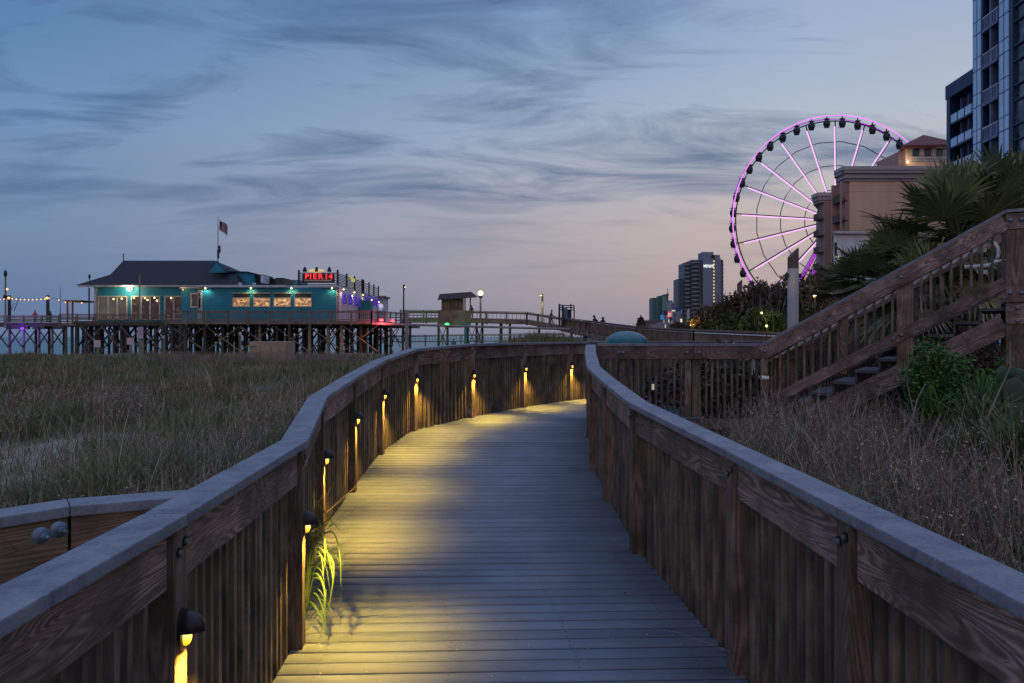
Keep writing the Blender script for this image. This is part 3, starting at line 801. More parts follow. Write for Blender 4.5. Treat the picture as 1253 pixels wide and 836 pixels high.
MB().box2((xh0+.3,Yh-.72,zE-.22),(xh1+2,Yh-.6,zE)).build('eave_board', M['trim'], rest)
g = MB(); Yg = Yh+1; ap = V(266,319.5,Yg); 
g.add([V(255,334,Yg),V(278.5,333.5,Yg),ap]+[V(255,334,Yg)+Vector((0,.3,0)),V(278.5,333.5,Yg)+Vector((0,.3,0)),ap+Vector((0,.3,0))],[(0,1,2),(5,4,3),(0,3,4,1),(1,4,5,2),(2,5,3,0)]).build('gable', M['teal'], rest)
MB().add([V(265,318.7,Yg-.2),V(280,334.4,Yg-.2),V(280,334.4,Yg+7),V(265,318.7,Yg+7),V(265,320,Yg-.2),V(278,334.4,Yg-.2),V(278,334.4,Yg+7),V(265,320,Yg+7)],[(0,1,2,3),(7,6,5,4),(0,4,5,1),(1,5,6,2),(2,6,7,3),(3,7,4,0)]).build('gable_roof', M['shingle'], rest)
for px in (121.5,): 
    MB().box2((PX(116,Yh),Yh-.12,DZ),(PX(119,Yh),Yh-.02,zE-.2)).build('corner_board', M['trim'], rest)
def window(px0, px1, py0, py1, Yw, glass, panes=1, fr=.14, frmat=None, yaw=0):
    x0, x1, z1, z0 = PX(px0,Yw), PX(px1,Yw), PZ(py0,Yw), PZ(py1,Yw)
    f = MB(); frmat = frmat or M['trim_w']
    f.box2((x0-fr,Yw-.10,z0-fr),(x1+fr,Yw-.02,z0)).box2((x0-fr,Yw-.10,z1),(x1+fr,Yw-.02,z1+fr)).box2((x0-fr,Yw-.10,z0),(x0,Yw-.02,z1)).box2((x1,Yw-.10,z0),(x1+fr,Yw-.02,z1))
    for k in range(1, panes):
        xm = x0+(x1-x0)*k/panes; f.box2((xm-.08,Yw-.10,z0),(xm+.08,Yw-.02,z1))
    w = f.build('window', frmat, rest)
    for k in range(panes):
        a = x0+(x1-x0)*k/panes+.085*(k > 0); b = x0+(x1-x0)*(k+1)/panes-.085*(k < panes-1)
        MB().box2((a,Yw-.05,z0),(b,Yw-.012,z1)).build('pane', glass, w)
window(121.5,155,363.5,390,Yh,M['int_pale'],3); window(162,195,363.5,390,Yh,M['int_dark'],3); window(203,223,363.5,390,Yh,M['int_dark'],2)
# hanging interior lamps seen through the glass, as fittings on the panes
for px, py in ((139,366),(149,365.5),(164,365),(177.5,364.8),(180.5,367.2),(189,364.5),(192,368),(209.5,364.8)):
    p = V(px,py,Yh-.06); MB().ball(p, .11, 8, 6).build('interior_lamp', M['bulb_soft'], rest, smooth=True)
# chamfer face
a = (PX(117,Yh)-.02, Yh-.03); b = (PX(98,Yh)-.02, Yh+2.97)
for k in range(4):
    t0 = .2+.17*k; p = Vector((a[0]+(b[0]-a[0])*t0, a[1]+(b[1]-a[1])*t0-.03, 0)); p2 = Vector((a[0]+(b[0]-a[0])*(t0+.13), a[1]+(b[1]-a[1])*(t0+.13)-.03, 0))
    MB().bar(p+Vector((0,0,DZ+1.4)), p2+Vector((0,0,DZ+1.4)), .05, 1.9).build('shutter', M['concrete'] if k < 3 else M['iron'], rest)
# wing
Yw = 77; wl, wr = PX(222,Yw), PX(413,Yw); zW = PZ(352,Yw); zW2 = DZ
MB().prism([(wl,Yw),(PX(243,Yw),Yw),(PX(243,Yw),Yw+.6),(PX(247,Yw),Yw+.6),(PX(247,Yw),Yw),(wr,Yw),(PX(443.5,89.5),89.5),(PX(443.5,89.5),104),(wl,104)], DZ, zW).build('wing_wall', M['teal'], rest)
MB().prism([(PX(221,Yw),Yw-.35),(PX(246,Yw),Yw-.35),(PX(246,Yw),Yw+6),(PX(221,Yw),Yw+6)], PZ(353,Yw)-.02, PZ(351.5,Yw)).build('awning', M['trim'], rest)
MB().prism([(PX(246,Yw),Yw-.5),(PX(351,Yw),Yw-.5),(PX(351,Yw),Yw+.2),(PX(414.5,Yw),Yw-.4),(PX(444,89.5),89.2),(PX(444,89.5),104),(PX(246,Yw),104)], zW+.002, zW+.24).build('flat_roof', M['roof_edge'], rest)
for px in (243.5,246.3): MB().box2((PX(px,Yw)-.05,Yw-.1,DZ),(PX(px,Yw)+.14,Yw-.02,zW)).build('corner_board', M['trim'], rest)
for px in (412,): MB().box2((PX(px,Yw),Yw-.08,DZ),(PX(px+1.4,Yw),Yw-.02,zW)).build('corner_board', M['trim'], rest)
for p0, p1 in ((286,305),(311.5,330),(336,355),(361.5,380.5)):
    window(p0, p1, 365.5, 374.5, Yw, M['int_warm'], 1, .12)
    MB().box2((PX(p0,Yw),Yw-.06,PZ(365.4,Yw)),(PX(p1,Yw),Yw-.015,PZ(359.3,Yw))).build('blind', M['iron'], rest)
    MB().box2((PX(p0,Yw)-.13,Yw-.1,PZ(359.3,Yw)),(PX(p1,Yw)+.13,Yw-.02,PZ(358.2,Yw))).build('header', M['trim_w'], rest)
window(235,247.0-3.5,360,375,Yw,M['int_dark'],1)
# signed white wall (two parts) running back to the right
A = Vector((PX(414.3,Yw),Yw-.06,0)); B = Vector((PX(442.5,88.5),88.5,0)); dd = (B-A).normalized(); nn = Vector((dd.y,-dd.x,0)); nn = nn if nn.x > 0 else -nn
MB().bar(A+Vector((0,0,(DZ+zW)/2))+nn*.06, B+Vector((0,0,(DZ+zW)/2))+nn*.06, .10, zW-DZ-.02).build('white_wall', M['white_sid'], rest)
C1 = Vector((PX(444.5,89),89,0)); D1 = Vector((PX(463,101),101,0))
MB().bar(C1+Vector((0,0,(DZ+6.6)/2)), D1+Vector((0,0,(DZ+6.6)/2)), .2, 6.6-DZ).build('white_wall', M['white_sid'], rest)
MB().bar(C1+Vector((0,0,6.7)), D1+Vector((0,0,6.7)), .5, .2).build('wall_cap', M['roof_edge'], rest)
M['purple'] = emis('purple_lettering', (.10,.04,.55), .45, (.06,.03,.25))
M['blueteal'] = plain('blue_lettering', (.05,.16,.22), .6)
def glyphs(A, B, n, z, parent, hh):
    d = (B-A).normalized(); nrm = Vector((d.y,-d.x,0)); nrm = nrm if nrm.x > 0 else -nrm; L = (B-A).length
    for k in range(n):
        t = (.17+.72*k/max(1, n-1)); c = A.lerp(B, t)+nrm*.16; w = L*.72/n*.36
        m = MB()
        pts = [(-1,-.9),(-.95,.8),(-.2,.95),(.35,.1),(-.1,-.6)]
        m.tube([c+d*(x*w)+Vector((0,0,z+yy*hh)) for x, yy in pts], .16, 6)
        m.build('lettering', M['purple'], parent)
        MB().tube([c+d*(x*w)+Vector((0,0,z+yy*hh)) for x, yy in ((.35,-.5),(.8,.3),(1.1,-.7))], .12, 6).build('lettering', M['blueteal'], parent)
glyphs(A, B, 4, PZ(365.3,82)-.25, rest, .62); glyphs(C1, D1, 4, PZ(368,95)-.1, rest, .6)
MB().box2((PX(441,86),86,DZ),(PX(453,86),87.5,PZ(367.5,86))).build('planter_box', M['teal_trim'], rest)
# rooftop boxes
for px0, px1, py0, py1, Yb, mt in ((262,302,333.5,349,92,'teal'),(300,322,336,349,95,'iron'),(322,346,341,349,98,'shingle'),(337,347,340,349,88,'iron'),(346,366,342.5,349,96,'teal_trim')):
    MB().box2((PX(px0,Yb),Yb,zW),(PX(px1,Yb),Yb+4,PZ(py0,Yb))).build('rooftop_unit', M[mt], rest, bevel=.03)
MB().prism([(PX(261,92),91.6),(PX(304,92),91.6),(PX(304,92),96.4),(PX(261,92),96.4)], PZ(333.6,92), PZ(332.5,92)).build('rooftop_unit', M['shingle'], rest)
MB().box2((PX(319,86),86,PZ(346,86)),(PX(322.5,86),88,PZ(337,86))).build('vent_housing', M['roof_edge'], rest)
for px in (311,294): MB().tube([(PX(px,80),80,zW+.1),(PX(px,80),80,zW+.75)], .22, 8).build('roof_vent', M['roof_edge'], rest, smooth=True)
# roof deck rails (dark horizontal slats) and neon sign
def slatrail(p1, p2, z0, z1, n, npost):
    p1 = Vector(p1); p2 = Vector(p2); m = MB()
    for k in range(n): z = z0+(z1-z0)*(k+.5)/n; m.bar((p1.x,p1.y,z),(p2.x,p2.y,z),.05,.09)
    m.build('roof_screen', M['iron'], rest)
    for k in range(npost+1):
        q = p1.lerp(p2, k/npost); MB().box((q.x,q.y,(z0+z1)/2+.12),(.17,.17,z1-z0+.3)).build('screen_post', M['iron'], rest)
zs0, zs1 = zW+.25, PZ(333,Yw)
slatrail((PX(365,Yw),Yw+.2,0),(PX(412.5,Yw),Yw+.2,0),zs0,zs1,7,1)
slatrail((PX(412.5,Yw),Yw+.3,0),(PX(443,89.2),89.2,0),zs0,zs1-.05,8,3)
slatrail((PX(445,89.5),89.5,0),(PX(463,101),101,0),6.9,8.5,6,3)
MB().box2((PX(370,Yw),Yw-.02,PZ(346,Yw)),(PX(409,Yw),Yw+.12,PZ(335,Yw))).build('sign_backing', M['iron'], rest)
def text(name, s, loc, size, mat, parent, rot=(PI/2,0,0), ext=.05, bold=.0, sx=1):
    cu = bpy.data.curves.new(name, 'FONT'); cu.body = s; cu.size = size; cu.extrude = ext; cu.align_x = 'CENTER'; cu.align_y = 'CENTER'; cu.offset = bold; cu.resolution_u = 3
    t = bpy.data.objects.new(name, cu); col.objects.link(t)
    dg = bpy.context.evaluated_depsgraph_get(); me = bpy.data.meshes.new_from_object(t.evaluated_get(dg)); bpy.data.objects.remove(t)
    me.materials.clear(); me.materials.append(mat)
    from mathutils import Euler
    m = Matrix.Translation(Vector(loc)) @ Euler(rot).to_matrix().to_4x4() @ Matrix.Diagonal((sx,1,1,1))
    return link(name, me, parent, m)
for ch, px in zip('PIER14', (375.5, 380.0, 385.3, 392.2, 399.3, 404.6)):
    text('sign_letter', ch, V(px,338.6,Yw-.12), .82, M['red_neon'], rest, bold=.02)
MB().box2((PX(373,Yw),Yw-.1,PZ(344.2,Yw)),(PX(406,Yw),Yw-.04,PZ(342.6,Yw))).build('sign_board', M['trim_w'], rest)
MB().ball(V(387,331.5,Yw), (.9,.12,.22), 12, 6).build('sign_ornament', emis('warm_sign_board', (1,.75,.35), .5, (.4,.3,.15)), rest, smooth=True)
for px in (373,387.5,403):   # small dark silhouettes perched on the sign
    m = MB().tube([V(px,332.8,Yw),V(px,330,Yw)], .22, 7).ball(V(px,329,Yw), (.17,.17,.2), 8, 6).tube([V(px,329,Yw),V(px+.6,326.4,Yw)], [.14,.03], 6); m.build('sign_ornament', M['iron'], rest)
for px, zt in ((427,338),(430,341)): MB().box2((PX(px,83),83,PZ(zt+4,83)),(PX(px+4,83),83.2,PZ(zt,83))).build('bar_sign', emis('yellow_bar_sign', (.8,.8,.2), .5), rest)
# small hut at the end
MB().box2((PX(463,100),100,DZ),(PX(469,100),104,PZ(364,100))).build('side_hut', M['roof_edge'], rest)
MB().box2((PX(462,100),99.6,PZ(364,100)),(PX(472,100),104,PZ(362.3,100))).build('side_hut_roof', plain('faded_pink_roof', (.3,.13,.14), .7), rest)
# wall lights
def walllight(px, py, Yl, e, colr=(1,.8,.42), mt='bulb_soft', r=.1, tilt=18, nm='wall_light'):
    p = V(px, py, Yl); w = MB().ball(p-Vector((0,.25,0)), r, 8, 6).build(nm, M[mt], rest, smooth=True)
    spot('wall_light_beam', p-Vector((0,.38,.05)), colr, e, 150, rx=R(tilt), parent=w)
for px in (252.5,308,357.5,407): walllight(px, 353, Yw, 60, (1,.82,.40) if px > 253 else (.75,1,.75))
for px, Yl in ((416,77.7),(429.5,83),(440.5,88)):
    p = V(px, 352, Yl); p.z = zW-.15; w = MB().ball(p+nn*.4, .09, 8, 6).build('wall_light', M['bulb_soft'], rest, smooth=True); spot('wall_light_beam', p+nn*.55, (1,.8,.5), 55, 150, parent=w)
for px, Yl in ((452,94),(461,99.5)):
    p = V(px, 354, Yl); p.z = 6.45; w = MB().ball(p+nn*.3, .09, 8, 6).build('wall_light', M['bulb_soft'], rest, smooth=True); spot('wall_light_beam', p+nn*.45, (.9,.75,.9), 55, 150, parent=w)
p = V(158.5,353.5,Yh-.3); w = MB().ball(p, .30, 12, 8).build('flood_light', M['bulb_white'], rest, smooth=True); point('flood', p-Vector((0,.7,.1)), (1,.88,.55), 260, .2, w)
p = V(224,354.5,Yw-.2); w = MB().ball(p, .07, 8, 6).build('wall_light', M['bulb_warm'], rest); point('porch', p-Vector((0,.5,.1)), (1,.6,.3), 14, .1, w)
for px, z0, z1, Yp in ((171,334,392,86),(109,352,392,86)):
    o = MB().tube([V(px,z1,Yp),V(px,z0,Yp)], .09, 7).build('light_pole', M['pile_light'] if px > 150 else M['iron']); tag(o, 'bare pole standing in front of the hall windows' if px > 150 else 'thin dark pole with a small fitting at the left hall corner', 'pole')
MB().ball(V(109.5,338.5,88), (.15,.15,.3), 8, 6).tube([V(109.5,339,88),V(110.5,349,88.2)], .05, 6).build('roof_finial', M['iron'], rest)
MB().tube([V(151,319,Yh+7),V(151,310,Yh+7)], .06, 6).build('roof_spike', M['iron'], rest)
def wedge_awn(): pass
# flag
fp = empty('flagpole', V(266.7,330,90)); tag(fp, 'flagpole on the restaurant gable flying a striped flag', 'flagpole')
MB().tube([V(266.7,320,90),V(266.7,265,90)], [.09,.05], 8).build('pole', plain('pale_pole', (.35,.36,.4), .5), fp)
MB().box(V(268.6,305,90), (.22,.22,.9)).build('bracket', M['iron'], fp); MB().box(V(267,311,90), (.2,.25,1.1)).build('bracket', M['iron'], fp)
fm = N('flag_cloth'); uvc = fm.add('ShaderNodeTexCoord'); sx = fm.add('ShaderNodeSeparateXYZ'); fm.link(uvc.outputs['UV'], sx.inputs[0])
st2 = fm.math('GREATER_THAN', fm.math('FRACT', fm.math('MULTIPLY', sx.outputs['Y'], 6.5)), .5)
can = fm.math('MULTIPLY', fm.math('LESS_THAN', sx.outputs['X'], .42), fm.math('GREATER_THAN', sx.outputs['Y'], .46))
fm.base(fm.mix(can, fm.mix(st2, (.22,.02,.03), (.30,.28,.30)), (.012,.02,.09))); fm.rough(.9)
bm = bmesh.new(); uvl = bm.loops.layers.uv.new('UVMap'); gridv = []
for i in range(13):
    rowv = []
    for jj in range(9):
        u, v_ = i/12, jj/8
        px = 268+u*10.2; py = 268.5+(1-v_)*12+u*7.5+math.sin(u*7)*.9
        p = V(px-(1-v_)*u*1.0, py, 90); p.y += math.sin(u*8+v_)*.25; rowv.append(bm.verts.new(p))
    gridv.append(rowv)
for i in range(12):
    for jj in range(8):
        f = bm.faces.new((gridv[i][jj],gridv[i+1][jj],gridv[i+1][jj+1],gridv[i][jj+1]))
        for lp_, (a_, b_) in zip(f.loops, ((i,jj),(i+1,jj),(i+1,jj+1),(i,jj+1))): lp_[uvl].uv = (a_/12, b_/8)
me = bpy.data.meshes.new('flag'); bm.to_mesh(me); bm.free(); me.materials.append(fm.m); link('flag', me, fp)
# left end of the pier: lamp post, string lights, pergola, people, rods
def slp(name, label, px, ytop, ybase, Yp, r=.09, cat='lamp post', mat='pile_light', bulb=None, head=None, grp=None):
    t = empty(name, (PX(px,Yp), Yp, PZ(ybase,Yp))); tag(t, label, cat, grp)
    MB().tube([V(px,ybase,Yp),V(px,ytop,Yp)], [r,r*.8], 8).build('pole', M[mat], t)
    if head: head(t)
    return t
def h1(t):
    MB().ball(V(6.7,335,89.5), (.2,.2,.45), 8, 6).build('cap', M['iron'], t); MB().ball(V(6.5,363,89.5), (.25,.25,.25), 8, 6).build('fitting', M['iron'], t)
    MB().ball(V(8.8,354,89.4), .13, 8, 6).build('bulb', M['bulb_warm'], t)
slp('lamp_post', 'tall dark pole with small bulb at the far left of the pier', 6.7, 331, 400, 89.5, .12, head=h1)
sl = empty('string_lights', (PX(30,93), 93, 5)); tag(sl, 'sagging string of small warm bulbs over the left run of the pier', 'string lights')
pts = [V(-4,367,93)]+[V(px, 364.5+1.6*math.sin(PI*((px-12)%48)/48), 93) for px in range(0,62,5)]+[V(72,366.5,93),V(80,369,93),V(100,370,93)]
MB().tube(pts, .03, 5).build('wire', M['iron'], sl)
for p in pts: MB().ball(p-Vector((0,0,.09)), .085, 8, 6).build('bulb', M['bulb_warm'], sl)
for px, lb in ((11.5,'pole pair holding the string lights near the left edge'),(58.5,'pole pair holding the string lights nearer the restaurant')):
    t = empty('light_pole', (PX(px,93),93,DZ)); tag(t, lb, 'pole')
    for d_ in (-1.1, 1.1): MB().tube([V(px+d_,394,93),V(px+d_,361.5,93)], .1, 7).build('pole', M['iron'], t)
    point('bulb_light', V(px,365,92.3), (1,.6,.25), 14, .1, t)
    MB().ball(V(px-.8,364.8,92.8), .16, 8, 6).build('bulb', M['bulb_warm'], t)
pg = empty('pergola', (PX(88,91),91,DZ)); tag(pg, 'small flat pergola glowing orange at the left end of the restaurant', 'pergola')
ob = plain('orange_timber', (.25,.09,.035), .7)
MB().box2((PX(79,91),91,PZ(369.3,91)),(PX(98.5,91),94,PZ(367.3,91))).build('roof', ob, pg)
for px in (80.8,87): MB().box((PX(px,91),91.3,(DZ+PZ(369.3,91))/2),(.16,.16,PZ(369.3,91)-DZ)).build('post', ob, pg)
point('pergola_light', V(88,371,92), (1,.5,.2), 22, .1, pg)

def human(name, label, joints, mat_body, skin=(.25,.15,.11), hair=(.02,.015,.01), group=None, mats=None, extra=None):
    """joints: dict name -> Vector; skin-modifier figure"""
    order = ['pelvis','chest','neck','head','top','lsh','lel','lha','rsh','rel','rha','lhip','lkn','lan','lto','rhip','rkn','ran','rto']
    rad = dict(pelvis=.15,chest=.17,neck=.06,head=.105,top=.08,lsh=.075,lel=.05,lha=.045,rsh=.075,rel=.05,rha=.045,lhip=.10,lkn=.07,lan=.05,lto=.045,rhip=.10,rkn=.07,ran=.05,rto=.045)
    ed = [('pelvis','chest'),('chest','neck'),('neck','head'),('head','top'),('chest','lsh'),('lsh','lel'),('lel','lha'),('chest','rsh'),('rsh','rel'),('rel','rha'),('pelvis','lhip'),('lhip','lkn'),('lkn','lan'),('lan','lto'),('pelvis','rhip'),('rhip','rkn'),('rkn','ran'),('ran','rto')]
    names = [k for k in order if k in joints]; org = joints['pelvis'].copy()
    me = bpy.data.meshes.new(name); me.from_pydata([joints[k]-org for k in names], [(names.index(a), names.index(b)) for a, b in ed if a in names and b in names], [])
    o = bpy.data.objects.new(name, me); col.objects.link(o)
    mo = o.modifiers.new('s', 'SKIN'); 
    for i, k in enumerate(names):
        sv = me.skin_vertices[0].data[i]; sv.radius = (rad[k], rad[k]*(.75 if k in ('pelvis','chest') else 1)); sv.use_root = (k == 'pelvis')
    ss = o.modifiers.new('u', 'SUBSURF'); ss.levels = 1; ss.render_levels = 1
    dg = bpy.context.evaluated_depsgraph_get(); m2 = bpy.data.meshes.new_from_object(o.evaluated_get(dg)); bpy.data.objects.remove(o)
    m2.materials.clear()
    for m_ in mat_body: m2.materials.append(m_)
    hz = joints['neck'].z-org.z; wz = 0.02
    for p in m2.polygons:
        p.use_smooth = True; z = p.center.z
        p.material_index = 2 if z > hz else (0 if z > wz else 1)
    t = link(name, m2, None, Matrix.Translation(org)); tag(t, label, 'person', group)
    h = joints['head']; d_ = (joints['top']-h).normalized()
    MB().ball(h+d_*.04+Vector((0,.03,.02)), (.115,.12,.12), 10, 8).build('hair', plain(name+'_hair', hair, .8), t, smooth=True)
    return t
def stand(base, face=0, h=1.75, stride=0, arms=.15, lean=0):
    """face: heading angle; returns joints"""
    s = h/1.75; f = Vector((math.cos(face), math.sin(face), 0)); l = Vector((-f.y, f.x, 0)); b = Vector(base)
    P = lambda a, c, z: b+(f*(a+lean*max(0, z-.9))+l*c+Vector((0,0,z)))*s
    return dict(pelvis=P(0,0,.95), chest=P(.02,0,1.30), neck=P(.03,0,1.50), head=P(.05,0,1.61), top=P(.05,0,1.70),
        lsh=P(.01,.19,1.40), lel=P(-arms,.25,1.12), lha=P(-arms+.12,.24,.88), rsh=P(.01,-.19,1.40), rel=P(arms,-.25,1.12), rha=P(arms+.14,-.24,.90),
        lhip=P(0,.09,.88), lkn=P(stride*.5+.03,.10,.48), lan=P(stride,.10,.07), lto=P(stride+.16,.10,.04),
        rhip=P(0,-.09,.88), rkn=P(-stride*.25+.05,-.10,.48), ran=P(-stride,-.10,.09), rto=P(-stride+.15,-.10,.04))
blk = plain('black_clothing', (.012,.012,.018), .9); skn = plain('skin_tone', (.2,.12,.09), .7); den = plain('dark_denim', (.02,.025,.05), .9)
redc = plain('coral_hood', (.45,.04,.08), .8); brn = plain('brown_top', (.10,.05,.045), .9); grn = plain('green_light_painted_shirt', (.10,.16,.12), .9)
human('person', 'person in a bright coral red hood behind the left pier rail', stand((PX(43,94),94,DZ),-PI/2,1.8), [redc,den,redc], hair=(.45,.04,.08))
human('person', 'dark figure hunched beside the string light poles on the pier', stand((PX(62,94),94,DZ),PI,1.7), [blk,blk,skn])
for px0, y0, px1, y1, lb in ((17,381,24,363,'thin fishing rod slanting right near the left end of the pier'),(73.7,395,73.7,352,'thin upright fishing rod beside the pergola'),(13,380,18,371,'short fishing rod leaning over the rail at the left end')):
    o = MB().tube([V(px0,y0,92),V(px1,y1,92)], [.05,.025], 6).build('fishing_rod', M['iron']); tag(o, lb, 'fishing rod')
# coloured lamps below the deck
def clamp(px, py, Yc, mt, c, e, label, cat='lamp', parts=1):
    t = empty('under_deck_lamp', V(px,py,Yc)); tag(t, label, cat)
    MB().box(V(px,py-.8,Yc), (.4,.2,.18)).build('housing', M['iron'], t); MB().ball(V(px,py,Yc-.12), (.24,.12,.14), 10, 6).build('lens', M[mt], t, smooth=True)
    point('glow', V(px,py+1.5,Yc-.5), c, e, .15, t)
clamp(466.5,391.7,74, 'red_glow', (1,.05,.06), 380, 'red lamp under the pier deck right of the restaurant')
clamp(480,392.5,80, 'red_glow', (1,.05,.06), 40, 'second smaller red lamp under the deck, right of the brighter one')
clamp(547,397,84, 'green_glow', (.05,1,.12), 140, 'green lamp glowing under the walkway below the ticket hut')
pu = empty('under_deck_lamp', V(22,404,88)); tag(pu, 'purple lamp lighting pile braces at the far left of the pier', 'lamp'); MB().box(V(27,402,89.2), (.3,.2,.2)).build('housing', emis('purple_lamp', (.3,.05,1), 2), pu); point('glow', V(20,408,88.6), (.25,.05,1), 220, .1, pu)
# walkway from the restaurant to the shore
wk = empty('walkway', (PX(600,86),86,0)); tag(wk, 'raised timber walkway sloping down right from the pier to the shore', 'walkway')
W = [(490,379.3,84),(545,379.5,87),(645,381.8,86),(690,388.6,78),(722,392.4,64),(780,399.5,50),(850,403.6,38),(985,408.3,30)]
W3 = [Vector((PX(px,Y_),Y_,PZ(py,Y_)-1.08)) for px, py, Y_ in W]
for i in range(len(W3)-1):
    a, b = W3[i], W3[i+1]; back = Vector((0,3.0,0))
    MB().add([a,b,b+back,a+back]+[v-Vector((0,0,.38)) for v in (a,b,b+back,a+back)], [(0,1,2,3),(7,6,5,4),(0,4,5,1),(1,5,6,2),(2,6,7,3),(3,7,4,0)]).build('deck', M['wood_far'], wk)
    if i < 4:
        pierrail(wk, a, b, M['wood_far'] if i else M['fence_light'], bal=0 if i else 0, mid=(i == 0), post_every=2.6, h=1.08)
        pierrail(wk, a+back, b+back, M['wood_far'], bal=.45 if i < 3 else .2, post_every=2.6)
    else:
        pierrail(wk, a-Vector((0,0,.0)), b, M['wood_far'], bal=.155, balw=.11, post_every=2.4, h=1.08)
        pierrail(wk, a+back, b+back, M['wood_far'], bal=.2, post_every=2.4, h=1.15)
        MB().bar(a+Vector((0,-.06,-.25)), b+Vector((0,-.06,-.25)), .08,.45).build('skirt', M['wood_far'], wk)
        MB().tube([a+Vector((0,-.15,.92)), b+Vector((0,-.15,.92))], .03, 8).build('pipe_rail', M['pipe'], wk)
for px, Yp in ((477,82),(492,84),(501,86),(536,86.6),(547,86.6),(572,87),(583,87),(590,87),(613,86.5),(624,86.5),(660,84),(700,74),(716,66)):
    zt = float(np.interp(px, [w[0] for w in W], [w.z for w in W3])); pile(PX(px,Yp), Yp+.6, zt-.3, s=1.3 if px in (613,) else .95, parent=wk)
for a, b, Yb in ((477,490,83.5),(492,501,86),(536,547,87),(572,583,87.2),(583,590,87)):
    for u, v_ in ((398,425),(425,398)): MB().bar(V(a,u,Yb), V(b,v_,Yb), .08,.2,up=(0,1,0)).build('brace', M['pile'], wk)
MB().tube([V(455,396.3,74), V(700,403,74)], .12, 8).build('pipe', M['concrete'], wk)
pierrail(wk, V(690,407.5,80)-Vector((0,0,1.0)), V(480,410.5,96)-Vector((0,0,1.0)), M['concrete'], bal=.5, h=1.0, post_every=3)
# ticket hut
hut = empty('ticket_hut', (PX(560,87),87,3.5)); tag(hut, 'small open-sided timber ticket hut with slanted shingle roof on the walkway', 'hut')
z0 = W3[1].z
MB().box2((PX(541,87.3),87.3,z0),(PX(566,87.3),89.5,PZ(365,87.3))).build('wall', M['wood_far'], hut)
for px in (551.5,556,560.5): MB().box((PX(px,87.2),87.25,PZ(372,87)),(.10,.06,1.3)).build('shutter', M['iron'], hut)
for px in (541,566,569,575.5): MB().box((PX(px,87),87.1,(z0+PZ(364.5,87))/2),(.16,.16,PZ(364.5,87)-z0)).build('post', M['wood_far'], hut)
pr = [V(535,366.3,86),V(585,363.3,86),V(582,362.7,86),V(576,357.2,88),V(538.5,359.5,88)]
MB().add([V(535.3,366.5,86),V(584.5,363.3,86),V(576.5,357.2,88.2),V(538,359.8,88.2),V(536,366,90.5),V(583.5,363.2,90.5)]+[V(535.3,367.2,86),V(584.5,364.0,86),V(583.5,363.9,90.5),V(536,366.7,90.5)],
  [(0,1,2,3),(3,2,5,4),(1,5,2),(0,3,4),(6,9,8,7),(0,6,7,1),(1,7,8,5),(5,8,9,4),(4,9,6,0)]).build('roof', plain('brown_shingle', (.02,.015,.016), .95), hut)
MB().box2((PX(536,86.5),86.6,z0-.9),(PX(576,86.5),86.75,z0+1.0)).build('lower_screen', M['wood_far'], hut)
MB().box2((PX(544,86.5),86.5,z0-1.1),(PX(566,86.5),86.6,z0-.6)).build('skirt', M['wood_far'], hut)
def hd_globe(t):
    p = V(588,359,85.5); MB().ball(p, .30, 14, 10).build('globe', M['bulb_white'], t, smooth=True); MB().tube([V(588,364.5,85.5),V(588,361.5,85.5)], [.22,.3], 10).build('collar', M['iron'], t); point('glow', p-Vector((0,.6,0)), (1,.85,.5), 60, .2, t)
slp('lamp_post', 'lamp post with bright glowing globe right of the ticket hut', 588, 363, 391, 85.5, .13, head=hd_globe, mat='wood_far')
def hd_arm(t):
    MB().box(V(662.5,360.5,84), (.34,.3,.1)).build('hood', M['iron'], t); MB().box(V(662,361.6,83.9), (.22,.2,.1)).build('lens', M['bulb_soft'], t); spot('beam', V(662,362,83.6), (1,.78,.35), 300, 100, rx=R(-8), parent=t)
slp('lamp_post', 'slender lit lamp post left of the walking person on the ramp', 663.7, 361, 396, 84.2, .14, head=hd_arm)
def hd_dim(t):
    MB().ball(V(494.5,351.5,83), (.15,.15,.35), 8, 6).build('fitting', M['iron'], t); MB().ball(V(495.8,351.6,82.9), .09, 8, 6).build('bulb', M['bulb_warm'], t)
slp('lamp_post', 'thin dark lamp post between the restaurant and the ticket hut', 494, 352, 412, 83, .1, head=hd_dim, mat='iron')
o = MB().box2((PX(495.5,72),72,-1.5),(PX(499.5,72),72.35,PZ(379.5,72))).build('marker_pile', M['concrete']); tag(o, 'pale square marker pile standing just right of the thin lamp post', 'post')
o = MB().box2((PX(568,82),82,-1.5),(PX(571,82),82.3,PZ(394,82))).build('marker_pile', M['teal_trim']); tag(o, 'teal painted square post under the ticket hut', 'post')
kb = empty('frame_tower', (PX(693,77),77,2.3)); tag(kb, 'open dark frame with blue panel standing on the ramp', 'frame')
for px, yt in ((684.5,372),(688.5,373),(698.5,372),(702.5,374.8)):
    zb = float(np.interp(px, [w[0] for w in W], [w.z for w in W3])); Yk = 77 if px < 690 else 78.5
    MB().box((PX(px,Yk),Yk,(zb+PZ(yt,Yk))/2),(.2 if px < 690 else .12,.2,PZ(yt,Yk)-zb)).build('upright', M['iron'], kb)
for yy in (373.5,376,379): MB().bar(V(684,yy,77.6), V(703,yy+.6,77.9), .08,.1).build('crossbar', M['iron'], kb)
bp = plain('blue_panel', (.02,.13,.24), .5)
MB().box2((PX(688.5,77.3),77.3,PZ(391,77)),(PX(694.5,77.3),77.5,PZ(377,77))).build('panel', bp, kb)
MB().box2((PX(694.6,77.9),77.9,PZ(391,77)),(PX(698.5,77.9),78.1,PZ(379,77))).build('panel', M['iron'], kb)
zb = lambda px: float(np.interp(px, [w[0] for w in W], [w.z for w in W3]))
wy = lambda px: float(np.interp(px, [w[0] for w in W], [w[2] for w in W]))+1.4
